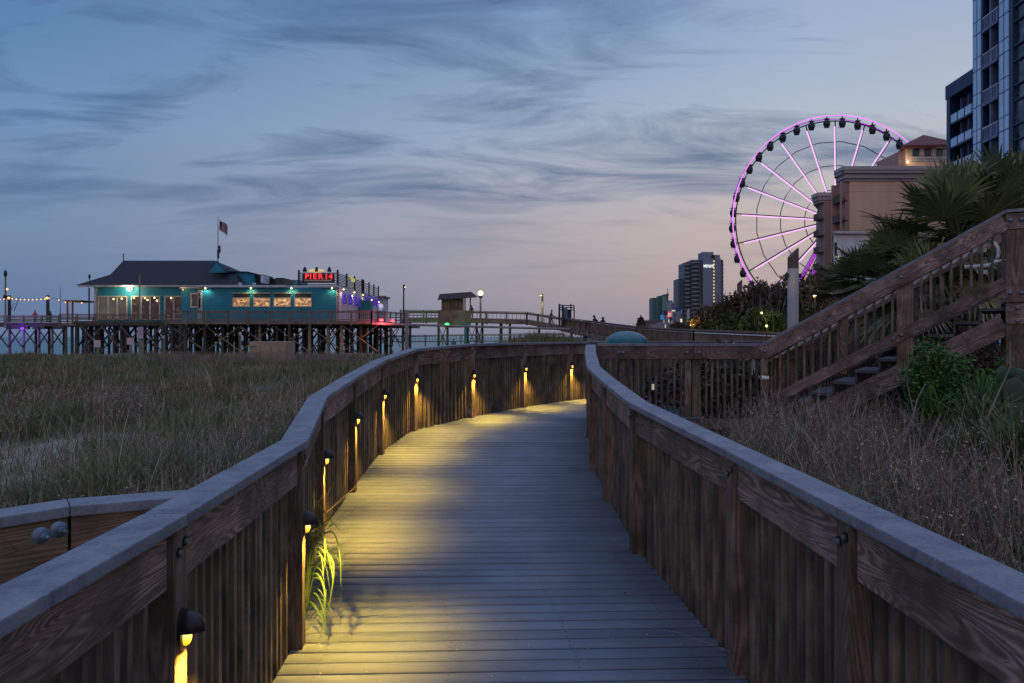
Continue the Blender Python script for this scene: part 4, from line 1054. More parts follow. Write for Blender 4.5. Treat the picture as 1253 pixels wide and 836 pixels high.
Yp_ = wy(674.5); human('person', 'person in dark clothes walking down the ramp with bent arms', stand((PX(674.5,Yp_),Yp_,zb(674)),0,1.72,stride=.28,arms=.2), [blk,blk,skn])
human('person', 'person in a brown top standing beside the ticket hut', stand((PX(576.8,88),88,W3[1].z),-PI/2,1.7), [brn,den,skn])
human('person', 'left one of two close dark figures leaning over the ramp rail', stand((PX(731,wy(731)),wy(731),zb(731)),PI,1.62,lean=.35), [blk,blk,blk], group=None)
human('person', 'right one of two close dark figures leaning over the ramp rail', stand((PX(738,wy(738)),wy(738)+.3,zb(738)-.05),-PI/2,1.55,lean=.2), [blk,den,blk])
human('person', 'small dark crouched figure just left of the two leaning figures', {k: v for k, v in stand((PX(723.5,wy(723.5)),wy(724),zb(724)-.1),0,1.35,lean=.3).items()}, [blk,blk,blk])
human('person', 'person lit green standing on the beach below the ticket hut', stand((PX(555,72),72,-.55+.25),-PI/2,1.7), [grn,blk,grn], hair=(.05,.2,.08))  # green lamplight put into the shirt, face and hair colours
# beach signs and odds
def bsign(px, py0, py1, w, Ys, label, mat=None, postm='pile_light', ybase=437, blue=False):
    t = empty('sign', (PX(px,Ys),Ys,-.3)); tag(t, label, 'sign')
    MB().box((PX(px,Ys),Ys+.08,(PZ(py0,Ys)-.6)/2-.0),(.12 if not blue else .35,.1,PZ(py0,Ys)+.6)).build('post', M[postm], t)
    MB().box2((PX(px-w/2,Ys),Ys-.03,PZ(py1,Ys)),(PX(px+w/2,Ys),Ys+.02,PZ(py0,Ys))).build('panel', mat or M['signwhite'], t, bevel=.01)
    if blue:
        MB().box2((PX(px-w/2,Ys)-.04,Ys-.0,PZ(py1+1,Ys)),(PX(px+w/2,Ys)+.04,Ys+.03,PZ(py0-1.2,Ys))).build('border', plain('blue_sign_border', (.02,.05,.16), .6), t)
        for k in range(4): MB().box((PX(px+random.uniform(-.4,.4),Ys),Ys-.035,PZ(py0+2+k*2.4,Ys)),(.22,.01,.06)).build('print', plain('sign_print', (.25,.04,.05), .6), t)
    return t
bsign(119,416.5,425,8,56,'small square pale pink sign under the left hall corner')
bsign(159.6,413.5,421.8,8.3,55,'square pale pink sign on a post left of the blue-edged sign')
bsign(172.3,400.5,414.5,5.8,54,'tall narrow blue-edged notice on a wide post under the hall', blue=True)
bsign(199.8,410.8,414.5,3.4,56,'tiny pale notice on a thin post right of the blue-edged sign')
bsign(294,406.5,410.5,3.2,60,'tiny pale notice fixed to a pile below the restaurant wing')
bx = empty('crate', (PX(328,52),52,-.3)); tag(bx, 'large plywood crate on the sand under the pier', 'crate')
Yc = 52; MB().prism([(PX(305,Yc),Yc),(PX(351,Yc),Yc-.3),(PX(351,Yc),Yc+2),(PX(305,Yc),Yc+2)], -.6, PZ(418,Yc)).build('box', M['ply'], bx, bevel=.02)
for px in (318,333,342): MB().box((PX(px,Yc),Yc-.13-(px-305)/46*.3+.08,.2),(.06,.04,1.5)).build('batten', M['ply'], bx)
MB().box((PX(310,Yc),Yc-.06,PZ(424,Yc)),(.5,.04,.1)).build('batten', M['fence_light'], bx)
sf = empty('sand_fence', (PX(300,47),47,-.4)); tag(sf, 'low slatted sand fence along the far edge of the dune grass', 'fence')
m = MB()
for k in range(190):
    px = 178+k*1.4+random.uniform(-.2,.2); h_ = random.uniform(.85,1.05)
    m.box((PX(px,47),47+math.sin(k*.1)*.4,-.3+h_/2), (.035,.015,h_))
m.build('slats', M['fence_light'], sf); MB().tube([(PX(178,47),47,.15),(PX(444,47),47,.15)], .01, 5).build('wire', M['galv'], sf)

# ------------------------------------------------------------------ observation wheel
WY = 186.0; wc = V(1022.5, 270.5, WY); WR = 127.5/F*WY
wh = empty('ferris_wheel', (wc.x, wc.y, 0)); tag(wh, 'huge observation wheel lit magenta with dark enclosed gondolas', 'ferris wheel')
pk = emis('pink_light_strip', (.86,.27,.92), 1.05, (.3,.1,.3)); pkw = emis('pale_pink_light_tube', (.95,.50,.95), 1.15, (.4,.2,.4)); mg = emis('magenta_light', (.42,.02,.62), .95, (.2,.02,.25))
steel = plain('grey_cable_steel', (.22,.22,.26), .5, .4)
def ringpts(r, n=126, dy=0, tw=0): return [wc+Vector((r*math.cos(2*PI*k/n+tw), dy, r*math.sin(2*PI*k/n+tw))) for k in range(n+1)]
MB().tube(ringpts(WR, dy=-1.2), .16, 6, False).build('rim_light', pk, wh, smooth=True)
MB().tube(ringpts(WR-.25, dy=1.2), .13, 6, False).build('rim_light', mg, wh, smooth=True)
MB().tube(ringpts(WR-1.1, dy=0), .17, 6, False).build('rim', M['iron'], wh, smooth=True)
for i, (rr_, n_) in enumerate(((.765*WR,21),(.535*WR,21),(.30*WR,21))): MB().tube(ringpts(rr_, n_), .13, 6, False).build('inner_ring', steel, wh)
sp0 = None; th0 = R(90.8)
sm = MB().tube([(1.6,-.15,0),(WR-2.6,-.15,0)], .17, 6).build('spoke_light', pkw); sme = sm.data; bpy.data.objects.remove(sm)
tm = MB().tube([(.6,.25,-.35),(WR-1,.25,-.35)], .17, 5).build('spoke', M['iron']); tme = tm.data; bpy.data.objects.remove(tm)
for k in range(21):
    m = Matrix.Translation(wc) @ Matrix.Rotation(-(th0+2*PI*k/21), 4, 'Y')
    s_ = link('spoke', tme, wh, m); link('spoke_light', sme, s_, m)
gm = MB()
gm.ball((0,0,.15), (.92,.82,1.1), 12, 8).box((0,0,-.75),(1.1,.9,.3)); gme_o = gm.build('gondola', plain('dark_blue_gondola', (.005,.007,.018), .5, 0, .2), smooth=True); gme = gme_o.data; bpy.data.objects.remove(gme_o)
wm = MB().box((-.32,-.80,.15),(.4,.1,.8)).box((.30,-.81,.15),(.35,.1,.8)); w_o = wm.build('gondola_window', plain('gondola_glass', (.015,.03,.06), .15)); wme = w_o.data; bpy.data.objects.remove(w_o)
hg = MB().tube([(0,0,1.2),(0,0,2.1)], .16, 6).box((0,0,1.35),(1.3,.8,.18)); h_o = hg.build('hanger', M['iron']); hme = h_o.data; bpy.data.objects.remove(h_o)
for k in range(42):
    a = th0+2*PI*(k+.5)/42; c = wc+Vector((math.cos(a)*(WR-.15), -.2, math.sin(a)*(WR-.15)-1.75))
    if c.z < 1: continue
    g_ = link('gondola', gme, wh, Matrix.Translation(c)); link('window', wme, g_, Matrix.Translation(c)); link('hanger', hme, g_, Matrix.Translation(c))
MB().tube([wc+Vector((0,-2.6,0)), wc+Vector((0,2.6,0))], 1.3, 16).build('hub', M['iron'], wh, smooth=True)
for sx_ in (-1, 1):
    for dy in (-5, 5):
        f_ = wc+Vector((sx_*16.5, dy, 0)); f_.z = 0
        l_ = MB().tube([wc+Vector((0,dy*.4,0)), f_], [.5,.85], 10).build('support_leg', plain('leg_paint', (.45,.45,.6), .5), wh, smooth=True)
        MB().tube([wc+Vector((-.45,dy*.4-.7,-1)), f_+Vector((-.65,-.9,0))], .32, 6).build('leg_light', mg, l_)

# ------------------------------------------------------------------ hotels on the right
def stucco(name, c, var=.12, joints=6.0):
    n = N(name); tc = n.add('ShaderNodeTexCoord'); sx = n.add('ShaderNodeSeparateXYZ'); n.link(tc.outputs['Object'], sx.inputs[0])
    w = n.math('FRACT', n.math('DIVIDE', sx.outputs['Z'], joints)); line = n.math('LESS_THAN', w, .012)
    mp = n.add('ShaderNodeMapping'); mp.inputs['Scale'].default_value = (.3,.3,.05); n.link(tc.outputs['Object'], mp.inputs['Vector'])
    f = n.noise(mp.outputs[0], 1.3, 6, .7)
    c_ = n.ramp(f, [(.3, tuple(x*(1-var) for x in c)), (.7, tuple(x*(1+var) for x in c))])
    n.base(n.mix(line, c_, tuple(x*.6 for x in c))); n.rough(.9); return n.m
beige = stucco('beige_stucco', (.78,.50,.33)); beige2 = stucco('tan_stucco', (.42,.245,.21)); corn = plain('grey_cornice', (.42,.36,.37), .8, 0, .1)  # beige is raised in tone to stand in for street light on the walls
glassd = plain('dark_blue_glass', (.015,.03,.055), .08, 0, .3, .6)
brownrail = plain('balcony_brown', (.09,.055,.055), .8)
bh = empty('hotel', (60,112,0)); tag(bh, 'beige hotel with deep moulded cornice, stacked side balconies and a red-roofed penthouse', 'hotel')
YB = 110; zt = PZ(207,YB); x0 = PX(1040,YB); x1 = PX(1200,YB)
MB().prism([(x0,YB),(x1,YB),(x1,YB+30),(x0+16,YB+30),(x0,YB+3.2)], -1, zt-1.0).build('wall', beige, bh)
def cornice(poly, z0, steps, parent, mat):
    """poly goes round counter-clockwise; grows outward by steps"""
    for k, (off, za, zb) in enumerate(steps):
        cx_ = sum(p[0] for p in poly)/len(poly); cy_ = sum(p[1] for p in poly)/len(poly)
        q = [(p[0]+(off if p[0] > cx_ else -off), p[1]+(off if p[1] > cy_ else -off)) for p in poly]
        MB().prism(q, z0+za, z0+zb).build('cornice', mat, parent, bevel=.05)
cp = [(PX(1029,118),YB-.0),(x1,YB),(x1,YB+30),(PX(1029,118),YB+30)]
xcl = PX(1036,YB)
cp = [(xcl,YB),(x1,YB),(x1,YB+30),(xcl+15,YB+30),(xcl,YB+3.2)]
cornice(cp, zt, ((.15,-1.9,-1.5),(.45,-1.498,-.8),(.85,-.798,-.35),(1.0,-.348,.25)), bh, corn)
# side balcony stack: recess between corner and back wall
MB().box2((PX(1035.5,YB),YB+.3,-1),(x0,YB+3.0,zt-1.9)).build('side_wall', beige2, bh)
for k in range(9):
    z = zt-1.9-3.05*(k+1)
    s_ = MB().box2((xcl-.9,YB+.2,z),(xcl+.2,YB+2.9,z+.22)).build('balcony', brownrail, bh)
    MB().box2((xcl-.9,YB+.25,z+.22),(xcl-.82,YB+2.9,z+1.2)).build('parapet', brownrail, s_)
    MB().box2((xcl-.06,YB+1.2,z+.25),(xcl-.02,YB+2.7,z+2.4)).build('glass_door', glassd, s_)
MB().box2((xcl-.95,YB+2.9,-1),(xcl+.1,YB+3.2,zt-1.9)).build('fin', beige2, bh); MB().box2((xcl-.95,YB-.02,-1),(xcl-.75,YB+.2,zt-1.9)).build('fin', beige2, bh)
# lower wing
Y2 = 128; z2 = PZ(237,Y2); xa_, xb_ = PX(1009,Y2), PX(1045,Y2)
hw = empty('hotel', (xa_,Y2,0)); tag(hw, 'lower tan hotel wing with dark balconies, just left of the beige hotel', 'hotel')
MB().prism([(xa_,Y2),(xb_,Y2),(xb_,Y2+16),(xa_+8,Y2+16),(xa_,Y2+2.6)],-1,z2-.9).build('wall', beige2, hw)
cornice([(xa_-.9,Y2),(xb_,Y2),(xb_,Y2+16),(xa_+7,Y2+16),(xa_-.9,Y2+2.6)], z2, ((.1,-1.6,-1.2),(.4,-1.198,-.6),(.7,-.598,.1)), hw, corn)
for k in range(8):
    z = z2-1.6-3.0*(k+1)
    s_ = MB().box2((xa_-1.0,Y2+.3,z),(xa_+.1,Y2+2.4,z+.2)).build('balcony', brownrail, hw)
    MB().box2((xa_-1.0,Y2+.35,z+.2),(xa_-.92,Y2+2.4,z+1.15)).build('parapet', brownrail, s_); MB().box2((xa_-.04,Y2+1.2,z+.25),(xa_-.01,Y2+2.3,z+2.3)).build('glass_door', glassd, s_)
# penthouse
Yp2 = 113; zb0, zb1 = zt-.5, PZ(181.5,Yp2); px0, px1 = PX(1108,Yp2), PX(1161.5,Yp2)
ph = empty('penthouse', (px0,Yp2,zt)); 
ph.parent = bh; ph.matrix_basis = MW[bh].inverted() @ MW[ph]
MB().box2((px0,Yp2,zb0),(px1,Yp2+9,zb1)).build('penthouse_wall', beige, ph)
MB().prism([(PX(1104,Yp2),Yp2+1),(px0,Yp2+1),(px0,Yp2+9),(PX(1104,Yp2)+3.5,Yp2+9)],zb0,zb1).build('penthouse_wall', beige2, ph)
for k in range(4):
    xx = PX(1113+k*14.6,Yp2); MB().box((xx,Yp2-.1,(PZ(181.5,Yp2)+PZ(192,Yp2))/2),(.45,.25,PZ(181.5,Yp2)-PZ(192,Yp2))).build('pilaster', plain('cream_trim', (.42,.36,.30), .8) if k == 0 else bpy.data.materials['cream_trim'], ph)
for k in range(3):
    xx = PX(1120.5+k*14.4,Yp2); w_ = MB().box((xx,Yp2-.03,PZ(187,Yp2)),(1.25,.1,1.45)).build('window', bpy.data.materials['cream_trim'], ph); MB().box((xx,Yp2-.085,PZ(187,Yp2)),(1.02,.04,1.2)).build('pane', plain('blue_window_glass', (.01,.045,.09), .1), w_)
MB().box2((PX(1111,Yp2),Yp2-.35,PZ(195,Yp2)),(px1+.3,Yp2-.02,PZ(192.3,Yp2))).build('sill_band', corn, ph); MB().box2((PX(1112,Yp2),Yp2-.2,PZ(198,Yp2)),(px1+.1,Yp2-.02,PZ(195.2,Yp2))).build('sill_band', corn, ph)
MB().prism([(px0-.5,Yp2-.9),(px1+.7,Yp2-.9),(px1+.7,Yp2+9.5),(px0+4,Yp2+9.5)],zb1,zb1+.35).build('eave', bpy.data.materials['cream_trim'], ph)
rx0, rx1, ryc = PX(1094,Yp2+1), px1+1.4, Yp2+4.5
MB().add([(rx0,Yp2-1.3,zb1+.1),(rx1,Yp2-1.3,zb1+.36),(rx1,Yp2+10,zb1+.36),(rx0+4.6,Yp2+10,zb1+.1),(PX(1130,ryc),ryc,PZ(165,ryc)),(rx0,Yp2-1.3,zb1-.15),(rx1,Yp2-1.3,zb1+.1),(rx1,Yp2+10,zb1+.1),(rx0+4.6,Yp2+10,zb1-.15)],
  [(0,1,4),(1,2,4),(2,3,4),(3,0,4),(5,8,7,6),(0,5,6,1),(1,6,7,2),(2,7,8,3),(3,8,5,0)]).build('roof', plain('brick_red_tile', (.12,.03,.032), .8, 0, .2, 2), ph)
p = V(1110.5,198.5,Yp2-.6); w_ = MB().ball(p, .20, 8, 6).build('wall_lamp', M['bulb_soft'], ph, smooth=True); point('lamp_glow', p-Vector((0,.5,-.2)), (1,.75,.4), 60, .15, w_)
p = V(1158,217,109.4); w_ = MB().ball(p, .16, 8, 6).build('wall_lamp', M['bulb_warm'], bh, smooth=True); point('lamp_glow', p-Vector((0,.5,0)), (1,.55,.25), 30, .15, w_)
MB().box2((PX(1030,109),109.0,PZ(211,109)),(PX(1033,109),109.1,PZ(210,109))).build('roof_fixture', M['iron'], bh)
# white low building
wb = empty('building', (PX(1040,75),75,0)); tag(wb, 'low pale white building with projecting flat roof in front of the hotels', 'building')
pw = plain('pale_render', (.62,.68,.80), .8, 0, .12, 1)
MB().prism([(PX(1020,75),75),(PX(1075,75),75),(PX(1075,75),85),(PX(1020,75)+5,85)],-1,PZ(287,75)).build('wall', pw, wb)
MB().prism([(PX(1016.5,75),74.4),(PX(1078,75),74.4),(PX(1078,75),86),(PX(1016.5,75)+5.8,86)],PZ(287,75)+.002,PZ(284,75)).build('roof', plain('white_roof_edge', (.5,.47,.5), .6), wb, bevel=.05)
w_ = MB().box2((PX(1021,75),74.9,PZ(313,75)),(PX(1023.5,75),75-.002,PZ(297,75))).build('window', glassd, wb)
p = V(1026,314,74.2); w_ = MB().ball(p,.10,8,6).build('lamp', M['bulb_soft'], wb); point('lamp_glow', p, (.6,1,.7), 18, .1, w_)
for px, py, nm in ((1012,347,'small warm lamp glowing among palms under the wheel leg'),):
    t = empty('garden_lamp', V(px,py,60)); tag(t, nm, 'lamp'); p = V(997,362,38); 
    MB().ball(p, .09, 10, 8).build('bulb', M['bulb_white'], t, smooth=True); MB().tube([p,(p.x,p.y,gz(p.x,p.y)+0)], .04, 6).build('post', M['iron'], t); point('glow', p-Vector((0,.4,0)), (1,.75,.4), 30, .1, t)

# blue glass tower with balcony stack (facade runs nearly away from the viewer)
tw = empty('hotel_tower', (39,57,0)); tag(tw, 'tall blue glass hotel tower with recessed balconies, cut off at the top right corner', 'hotel')
navy = plain('navy_cladding', (.012,.045,.115), .5, 0, .2, .4); navy2 = plain('deep_blue_wall', (.025,.055,.13), .7, 0, .2, .5); glassl = plain('painted_sky_reflection_panel', (.42,.58,.80), .22, .2, .12, .7);  # glassl: pale blue base colour stands in for reflected sky
rail_w = plain('pale_handrail', (.42,.46,.55), .5); balg = plain('blue_grey_balcony', (.11,.14,.26), .5, 0, .2, 1)
sl_ = .0845; X0, Y0_ = 38.9, 60.0
def fx(Yf): return X0+sl_*(Yf-Y0_)
def ypx(px): # depth on the facade plane for a pixel column
    k = (px-CX)/F; return (X0-sl_*Y0_)/(k-sl_)
Yn = 44.0
def fpanel(px0, px1, z0, z1, depth, nm, mat, parent, out=.0, raw=None):
    ya, yb = (ypx(px0), ypx(px1)) if raw is None else raw
    a0 = (fx(ya)-out, ya); b0 = (fx(yb)-out, yb)
    MBx = MB().prism([a0, (a0[0]+depth, a0[1]), (b0[0]+depth, b0[1]), b0], z0, z1)
    return MBx.build(nm, mat, parent)
ZT = 42
fpanel(1190,1190,-1,ZT,18,'wall',navy2,tw,-1.9,raw=(60,Yn-14))           # core set back 1.9 m behind the facade line
FL = 3.02; zk0 = PZ(61.5,57.5)   # handrail height of one level
fpanel(1190.3,1202.5,-1,ZT,2.2,'glass_column',navy,tw); fpanel(1221.5,1239,-1,ZT,2.2,'glass_column',navy,tw)
lv = [zk0+FL*k for k in range(-8, 6)]
for (pa, pb) in ((1191.6,1195.2),(1196.2,1200.6),(1223.3,1228.3),(1229.6,1234.8)):
    for z in lv:
        fpanel(pa, pb, z-.95, z+.05, .08, 'panel', glassl, tw, .05); fpanel(pa, pb, z+.12, z+1.98, .08, 'panel', glassl, tw, .05)
for z in lv:
    s_ = fpanel(1202.5,1221.5,z-1.25,z-1.02,2.0,'balcony',balg,tw,.12)
    fpanel(1203,1221.3,z-1.0,z-.10,.05,'balustrade',balg,s_,.04); fpanel(1203,1221.3,z-.08,z+.02,.09,'handrail',rail_w,s_,.07)
    fpanel(1204.5,1210.5,z-1.0,z+1.0,.1,'glass_door',glassd,s_,-1.82)
    for px in (1203.5,1206.5,1209.5,1215,1218): fpanel(px,px+.5,z-1.0,z-.10,.03,'baluster',navy,s_,.07)
fpanel(1211,1212.6,-1,ZT,1.9,'partition_wall',balg,tw,.02)
# glossy curtain wall at the near end, mottled reflections painted into its colour
def refl():
    n = N('painted_reflection_curtain_wall'); tc = n.add('ShaderNodeTexCoord'); f = n.noise(tc.outputs['Object'], .35, 3, .5, 2.0)
    n.base(n.ramp(f, [(.42, (.02,.04,.075)), (.5, (.05,.10,.14)), (.56, (.03,.05,.10)), (.66, (.20,.20,.26))])); n.rough(.08); n.b.inputs['Metallic'].default_value = .35; n.bump(f, .3, .3); return n.m
fpanel(1239,1300,-1,ZT,2.2,'curtain_wall',refl(),tw,-.15)
for z in lv:
    fpanel(1239.2,1300,z-1.0,z-.88,.12,'transom',navy,tw,.02); fpanel(1239.2,1300,z+.85,z+.95,.12,'transom',navy,tw,.02)
for px in (1239.3,1262,1290): fpanel(px,px+1.2,-1,ZT,.3,'mullion',navy,tw,.1)
# receding wing behind
X1_, Y1_ = 55.2, 90.0
tg = empty('hotel_tower', (X1_,90,0)); tag(tg, 'lower blue balcony wing left of the blue glass tower', 'hotel')
def gx(y): return X1_+sl_*(y-Y1_)
def gp(ya, yb, z0, z1, depth, nm, mat, parent, out=0):
    a0 = (gx(ya)-out, ya); b0 = (gx(yb)-out, yb); return MB().prism([a0, (a0[0]+depth, a0[1]), (b0[0]+depth, b0[1]), b0], z0, z1).build(nm, mat, parent)
ztg = PZ(106,90)
gp(90,76,-1,ztg-.3,12,'wall',navy2,tg,-1.4); gp(90.2,89.4,-1,ztg,2,'end_fin',navy,tg,.1); gp(90.4,76,ztg-1.6,ztg+.1,14,'parapet_band',navy2,tg,.15)
for k in range(9):
    z = ztg-3.9-3.0*k
    s_ = gp(89.35,76,z-1.2,z-1.0,1.6,'balcony',navy,tg,.05)
    y_ = 89.2
    while y_ > 77:
        gp(y_,y_-1.35,z-1.0,z+.0,.06,'balustrade',glassl if k % 1 == 0 else balg,s_,.08); y_ -= 1.6
    y_ = 89.0
    while y_ > 77:
        gp(y_,y_-1.0,z-.9,z+1.3,.1,'glass_door',glassd,s_,-1.3); gp(y_-1.15,y_-1.3,z-1,z+1.7,.9,'partition_wall',balg,s_,-.4); y_ -= 1.6

# ------------------------------------------------------------------ far towers
def facade(name, wall, glass, fl=3.0, bay=3.0, wr=.55, lit=.0, band=0):
    n = N(name); tc = n.add('ShaderNodeTexCoord'); sx = n.add('ShaderNodeSeparateXYZ'); n.link(tc.outputs['Object'], sx.inputs[0])
    zf = n.math('FRACT', n.math('DIVIDE', sx.outputs['Z'], fl)); xy = n.math('ADD', sx.outputs['X'], n.math('MULTIPLY', sx.outputs['Y'], .83)); xf = n.math('FRACT', n.math('DIVIDE', xy, bay))
    win = n.math('MULTIPLY', n.math('GREATER_THAN', zf, .36), n.math('GREATER_THAN', xf, 1-wr))
    c = n.mix(win, wall, glass); f = n.noise(tc.outputs['Object'], .06, 3, .6)
    c = n.mix(n.math('MULTIPLY', f, .4), c, tuple(x*.6 for x in wall)); n.base(c); n.rough(.45)
    if lit:
        fl_ = n.math('FLOOR', n.math('DIVIDE', sx.outputs['Z'], fl)); xl_ = n.math('FLOOR', n.math('DIVIDE', xy, bay)); wn = n.add('ShaderNodeTexWhiteNoise', noise_dimensions='2D'); cb = n.add('ShaderNodeCombineXYZ'); n.link(fl_, cb.inputs[0]); n.link(xl_, cb.inputs[1]); n.link(cb.outputs[0], wn.inputs[0])
        on_ = n.math('MULTIPLY', n.math('GREATER_THAN', wn.outputs['Value'], 1-lit), win); n.link(on_, n.b.inputs['Emission Strength']); n.b.inputs['Emission Color'].default_value = (1,.75,.45,1)
    return n.m
TD = 500.0
t1 = empty('tower', (PX(860,TD),TD,0)); tag(t1, 'broad dark high-rise with blank pale panel, lit stair line and glowing roof sign', 'tower')
fb = facade('blue_balcony_facade', (.055,.09,.15), (.012,.022,.045), 2.9, 3.2, .6, .015); fb2 = facade('teal_balcony_facade', (.085,.125,.175), (.012,.025,.05), 2.9, 50, 1.0); pale = plain('pale_tower_wall', (.16,.19,.27), .7, 0, .06, .05)
def tb_(px0, px1, pt, dy0, dy1, mat, nm='block', Yt=TD, parent=None, bev=0):
    return MB().box2((PX(px0,Yt),Yt+dy0,-3),(PX(px1,Yt),Yt+dy1,PZ(pt,Yt))).build(nm, mat, parent, bevel=bev)
tb_(832,838.5,340.5,6,20,fb,parent=t1); tb_(838.3,846.5,321,2,20,fb2,parent=t1); tb_(846,859,318,0,22,fb2,parent=t1)
for k in range(25):
    z = PZ(321,TD)-2-2.9*k
    if z < 4: break
    MB().tube([(PX(842.5,TD),TD+2,z),(PX(842.5,TD),TD+2,z+1.0)], 2.3, 10).build('balcony', fb2 if False else plain('balcony_front', (.12,.16,.22), .5) if k == 0 else bpy.data.materials['balcony_front'], t1)
    MB().tube([(PX(851,TD),TD,z+1),(PX(851,TD),TD,z+2.0)], 3.3, 12).build('balcony', bpy.data.materials['balcony_front'], t1)
    MB().box2((PX(884.5,TD),TD+2,z),(PX(886.5,TD),TD+8,z+1.1)).build('balcony', bpy.data.materials['balcony_front'], t1)
tb_(859,871.5,317,-3,20,pale,'blank_wall',parent=t1); tb_(871.5,874.2,312,-1,20,M['iron'],'stair_slot',parent=t1); tb_(874.2,878,318,-2,20,pale,'blank_wall',parent=t1)
tb_(877.5,885,318,0,20,fb,parent=t1); tb_(860.5,874,308,2,14,pale,'crown',parent=t1); tb_(873.5,882.5,311.5,3,15,pale,'crown',parent=t1); tb_(871.3,882,316.5,-.5,3,pale,'crown',parent=t1)
z = PZ(320,TD); gl = emis('stair_window_light', (1,.72,.35), .95)
while z > PZ(372,TD):
    MB().box((PX(872.8,TD),TD-1.2,z),(.95,.3,1.3)).build('stair_window', gl, t1); z -= 2.35
text('roof_sign', 'WESTGATE', (PX(865.4,TD),TD-3.3,PZ(326.5,TD)), 2.6, emis('white_sign_light', (.9,.95,.9), 1.3), t1, bold=.06, sx=.54)
t2 = empty('tower', (PX(806,900),900,0)); tag(t2, 'distant teal glass high-rise with a slanted roof fin and mast', 'tower')
ft = facade('teal_glass_facade', (.03,.12,.14), (.012,.045,.055), 3.3, 5, .7, .01); ftp = plain('teal_pale_edge', (.10,.20,.23), .5)
tb_(798,807,364.5,0,20,ft,Yt=900,parent=t2); tb_(807,812,362,2,20,ft,Yt=900,parent=t2); tb_(810,815.5,361.5,-2,16,ftp,Yt=900,parent=t2); tb_(815.3,817.8,361,0,16,M['iron'] if False else ft,Yt=900,parent=t2)
MB().prism([(PX(812,900),897),(PX(817.8,900),897),(PX(817.8,900),914),(PX(812,900),914)], PZ(362,900), PZ(360.5,900)).build('crown', ft, t2)
MB().add([(PX(812,900),896.5,PZ(362,900)),(PX(817.6,900),896.5,PZ(362,900)),(PX(817.3,900),896.5,PZ(358.7,900)),(PX(812,900),902,PZ(362,900)),(PX(817.6,900),902,PZ(362,900)),(PX(817.3,900),902,PZ(358.7,900))],[(0,1,2),(5,4,3),(0,3,4,1),(1,4,5,2),(2,5,3,0)]).build('roof_fin', ft, t2)
MB().tube([V(817,360,900),V(817,353.5,900)], .35, 5).build('mast', M['iron'], t2)
t3 = empty('tower', (PX(822,800),800,0)); tag(t3, 'slim pale tower right behind the teal high-rise', 'tower'); tb_(819,824.5,370,0,16,facade('pale_slim_facade', (.25,.27,.28), (.03,.06,.07), 3.2, 7, .5, .05),Yt=800,parent=t3); tb_(820,823.5,367.5,2,12,pale,Yt=800,parent=t3)
t4 = empty('building', (PX(832,420),420,0)); tag(t4, 'low bluish block with a dark blue rooftop sign box, left of the broad high-rise', 'building'); tb_(821,833.5,381,0,20,facade('pale_low_facade', (.16,.20,.27), (.05,.07,.11), 3, 4, .4, .15),Yt=420,parent=t4); tb_(826,833,376,-1,6,plain('royal_blue_box', (.01,.04,.16), .5),'sign_box',Yt=420,parent=t4); tb_(822,833.5,379.6,-.6,0,emis('pale_sign_strip', (.9,.85,.7), .7),'lit_band',Yt=420,parent=t4)
MB().box2((PX(822,420),418.5,-2),(PX(834,420),419.4,PZ(381.2,420))).build('front', facade('lit_low_facade', (.16,.20,.27), (.05,.07,.11), 3, 4, .4, .12), t4)
t5 = empty('building', (PX(800,380),380,0)); tag(t5, 'low pale roofed building at the foot of the teal high-rise', 'building'); tb_(793,812,394.5,0,20,plain('pale_low_wall', (.2,.21,.26), .8),Yt=380,parent=t5)
MB().prism([(PX(792,380),379),(PX(804,380),379),(PX(804,380),390),(PX(792,380),390)], PZ(394.6,380), PZ(391.8,380)).build('roof', plain('brown_low_roof', (.12,.09,.09), .8), t5)
t6 = empty('billboard', (PX(818,300),300,0)); tag(t6, 'cluster of small billboards, one red and white, one blue, beyond the walkway', 'billboard')
for (a, b, yt, yb, c, em) in ((812,817,380,386,(.02,.02,.06),0),(816,822,381,389,(.5,.05,.08),.5),(808.5,812.5,385.5,391,(.03,.15,.4),.5),(819,822.5,388,392.5,(.02,.03,.12),0)):
    m_ = emis('board_%d' % a, (*c,1), .9) if em else plain('board_%d' % a, c, .6)
    MB().box2((PX(a,300),300,PZ(yb,300)),(PX(b,300),300.4,PZ(yt,300))).build('board', m_, t6)
MB().box2((PX(817.4,300),299.8,PZ(387.5,300)),(PX(820.5,300),299.95,PZ(383,300))).build('print', emis('board_white', (.8,.7,.7), .6), t6)
for px in (809,816,820): MB().tube([(PX(px,300),300.6,-1),(PX(px,300),300.6,PZ(388,300))], .25, 6).build('pole', M['concrete'], t6)

# slanted-top masts
def mast(px, pw, pyt, pyb, Ym, label, mtop, mbot, split):
    t = empty('mast', (PX(px,Ym),Ym,0)); tag(t, label, 'mast'); r = pw/2/F*Ym; x = PX(px,Ym); n = 20
    zt_ = PZ(pyt,Ym); zb_ = PZ(pyb,Ym); zs_ = PZ(split,Ym)
    def cyl(z0, ztop, slant, mat, nm, rr_):
        m = MB(); b = []
        for k in range(n): a = 2*PI*k/n; b.append((x+rr_*math.cos(a), Ym+rr_*math.sin(a)))
        m.v = [(p[0],p[1],z0) for p in b]+[(p[0],p[1],ztop+slant*(p[0]-x)) for p in b]; m.f = [tuple(reversed(range(n))), tuple(range(n,2*n))]+[(k,(k+1)%n,n+(k+1)%n,n+k) for k in range(n)]; m.mi = [0]*len(m.f)
        return m.build(nm, mat, t, smooth=True)
    cyl(-1, zs_, 0, mbot, 'shaft', r); cyl(zs_+.003, zt_-r*1.0, 1.0, mtop, 'slanted_cap', r*1.0)
    return t
shp = plain('painted_steel_mast', (.40,.40,.42), .5, 0, .1, 1); shd = plain('rusted_mast_top', (.085,.06,.06), .8, 0, .4, 2)
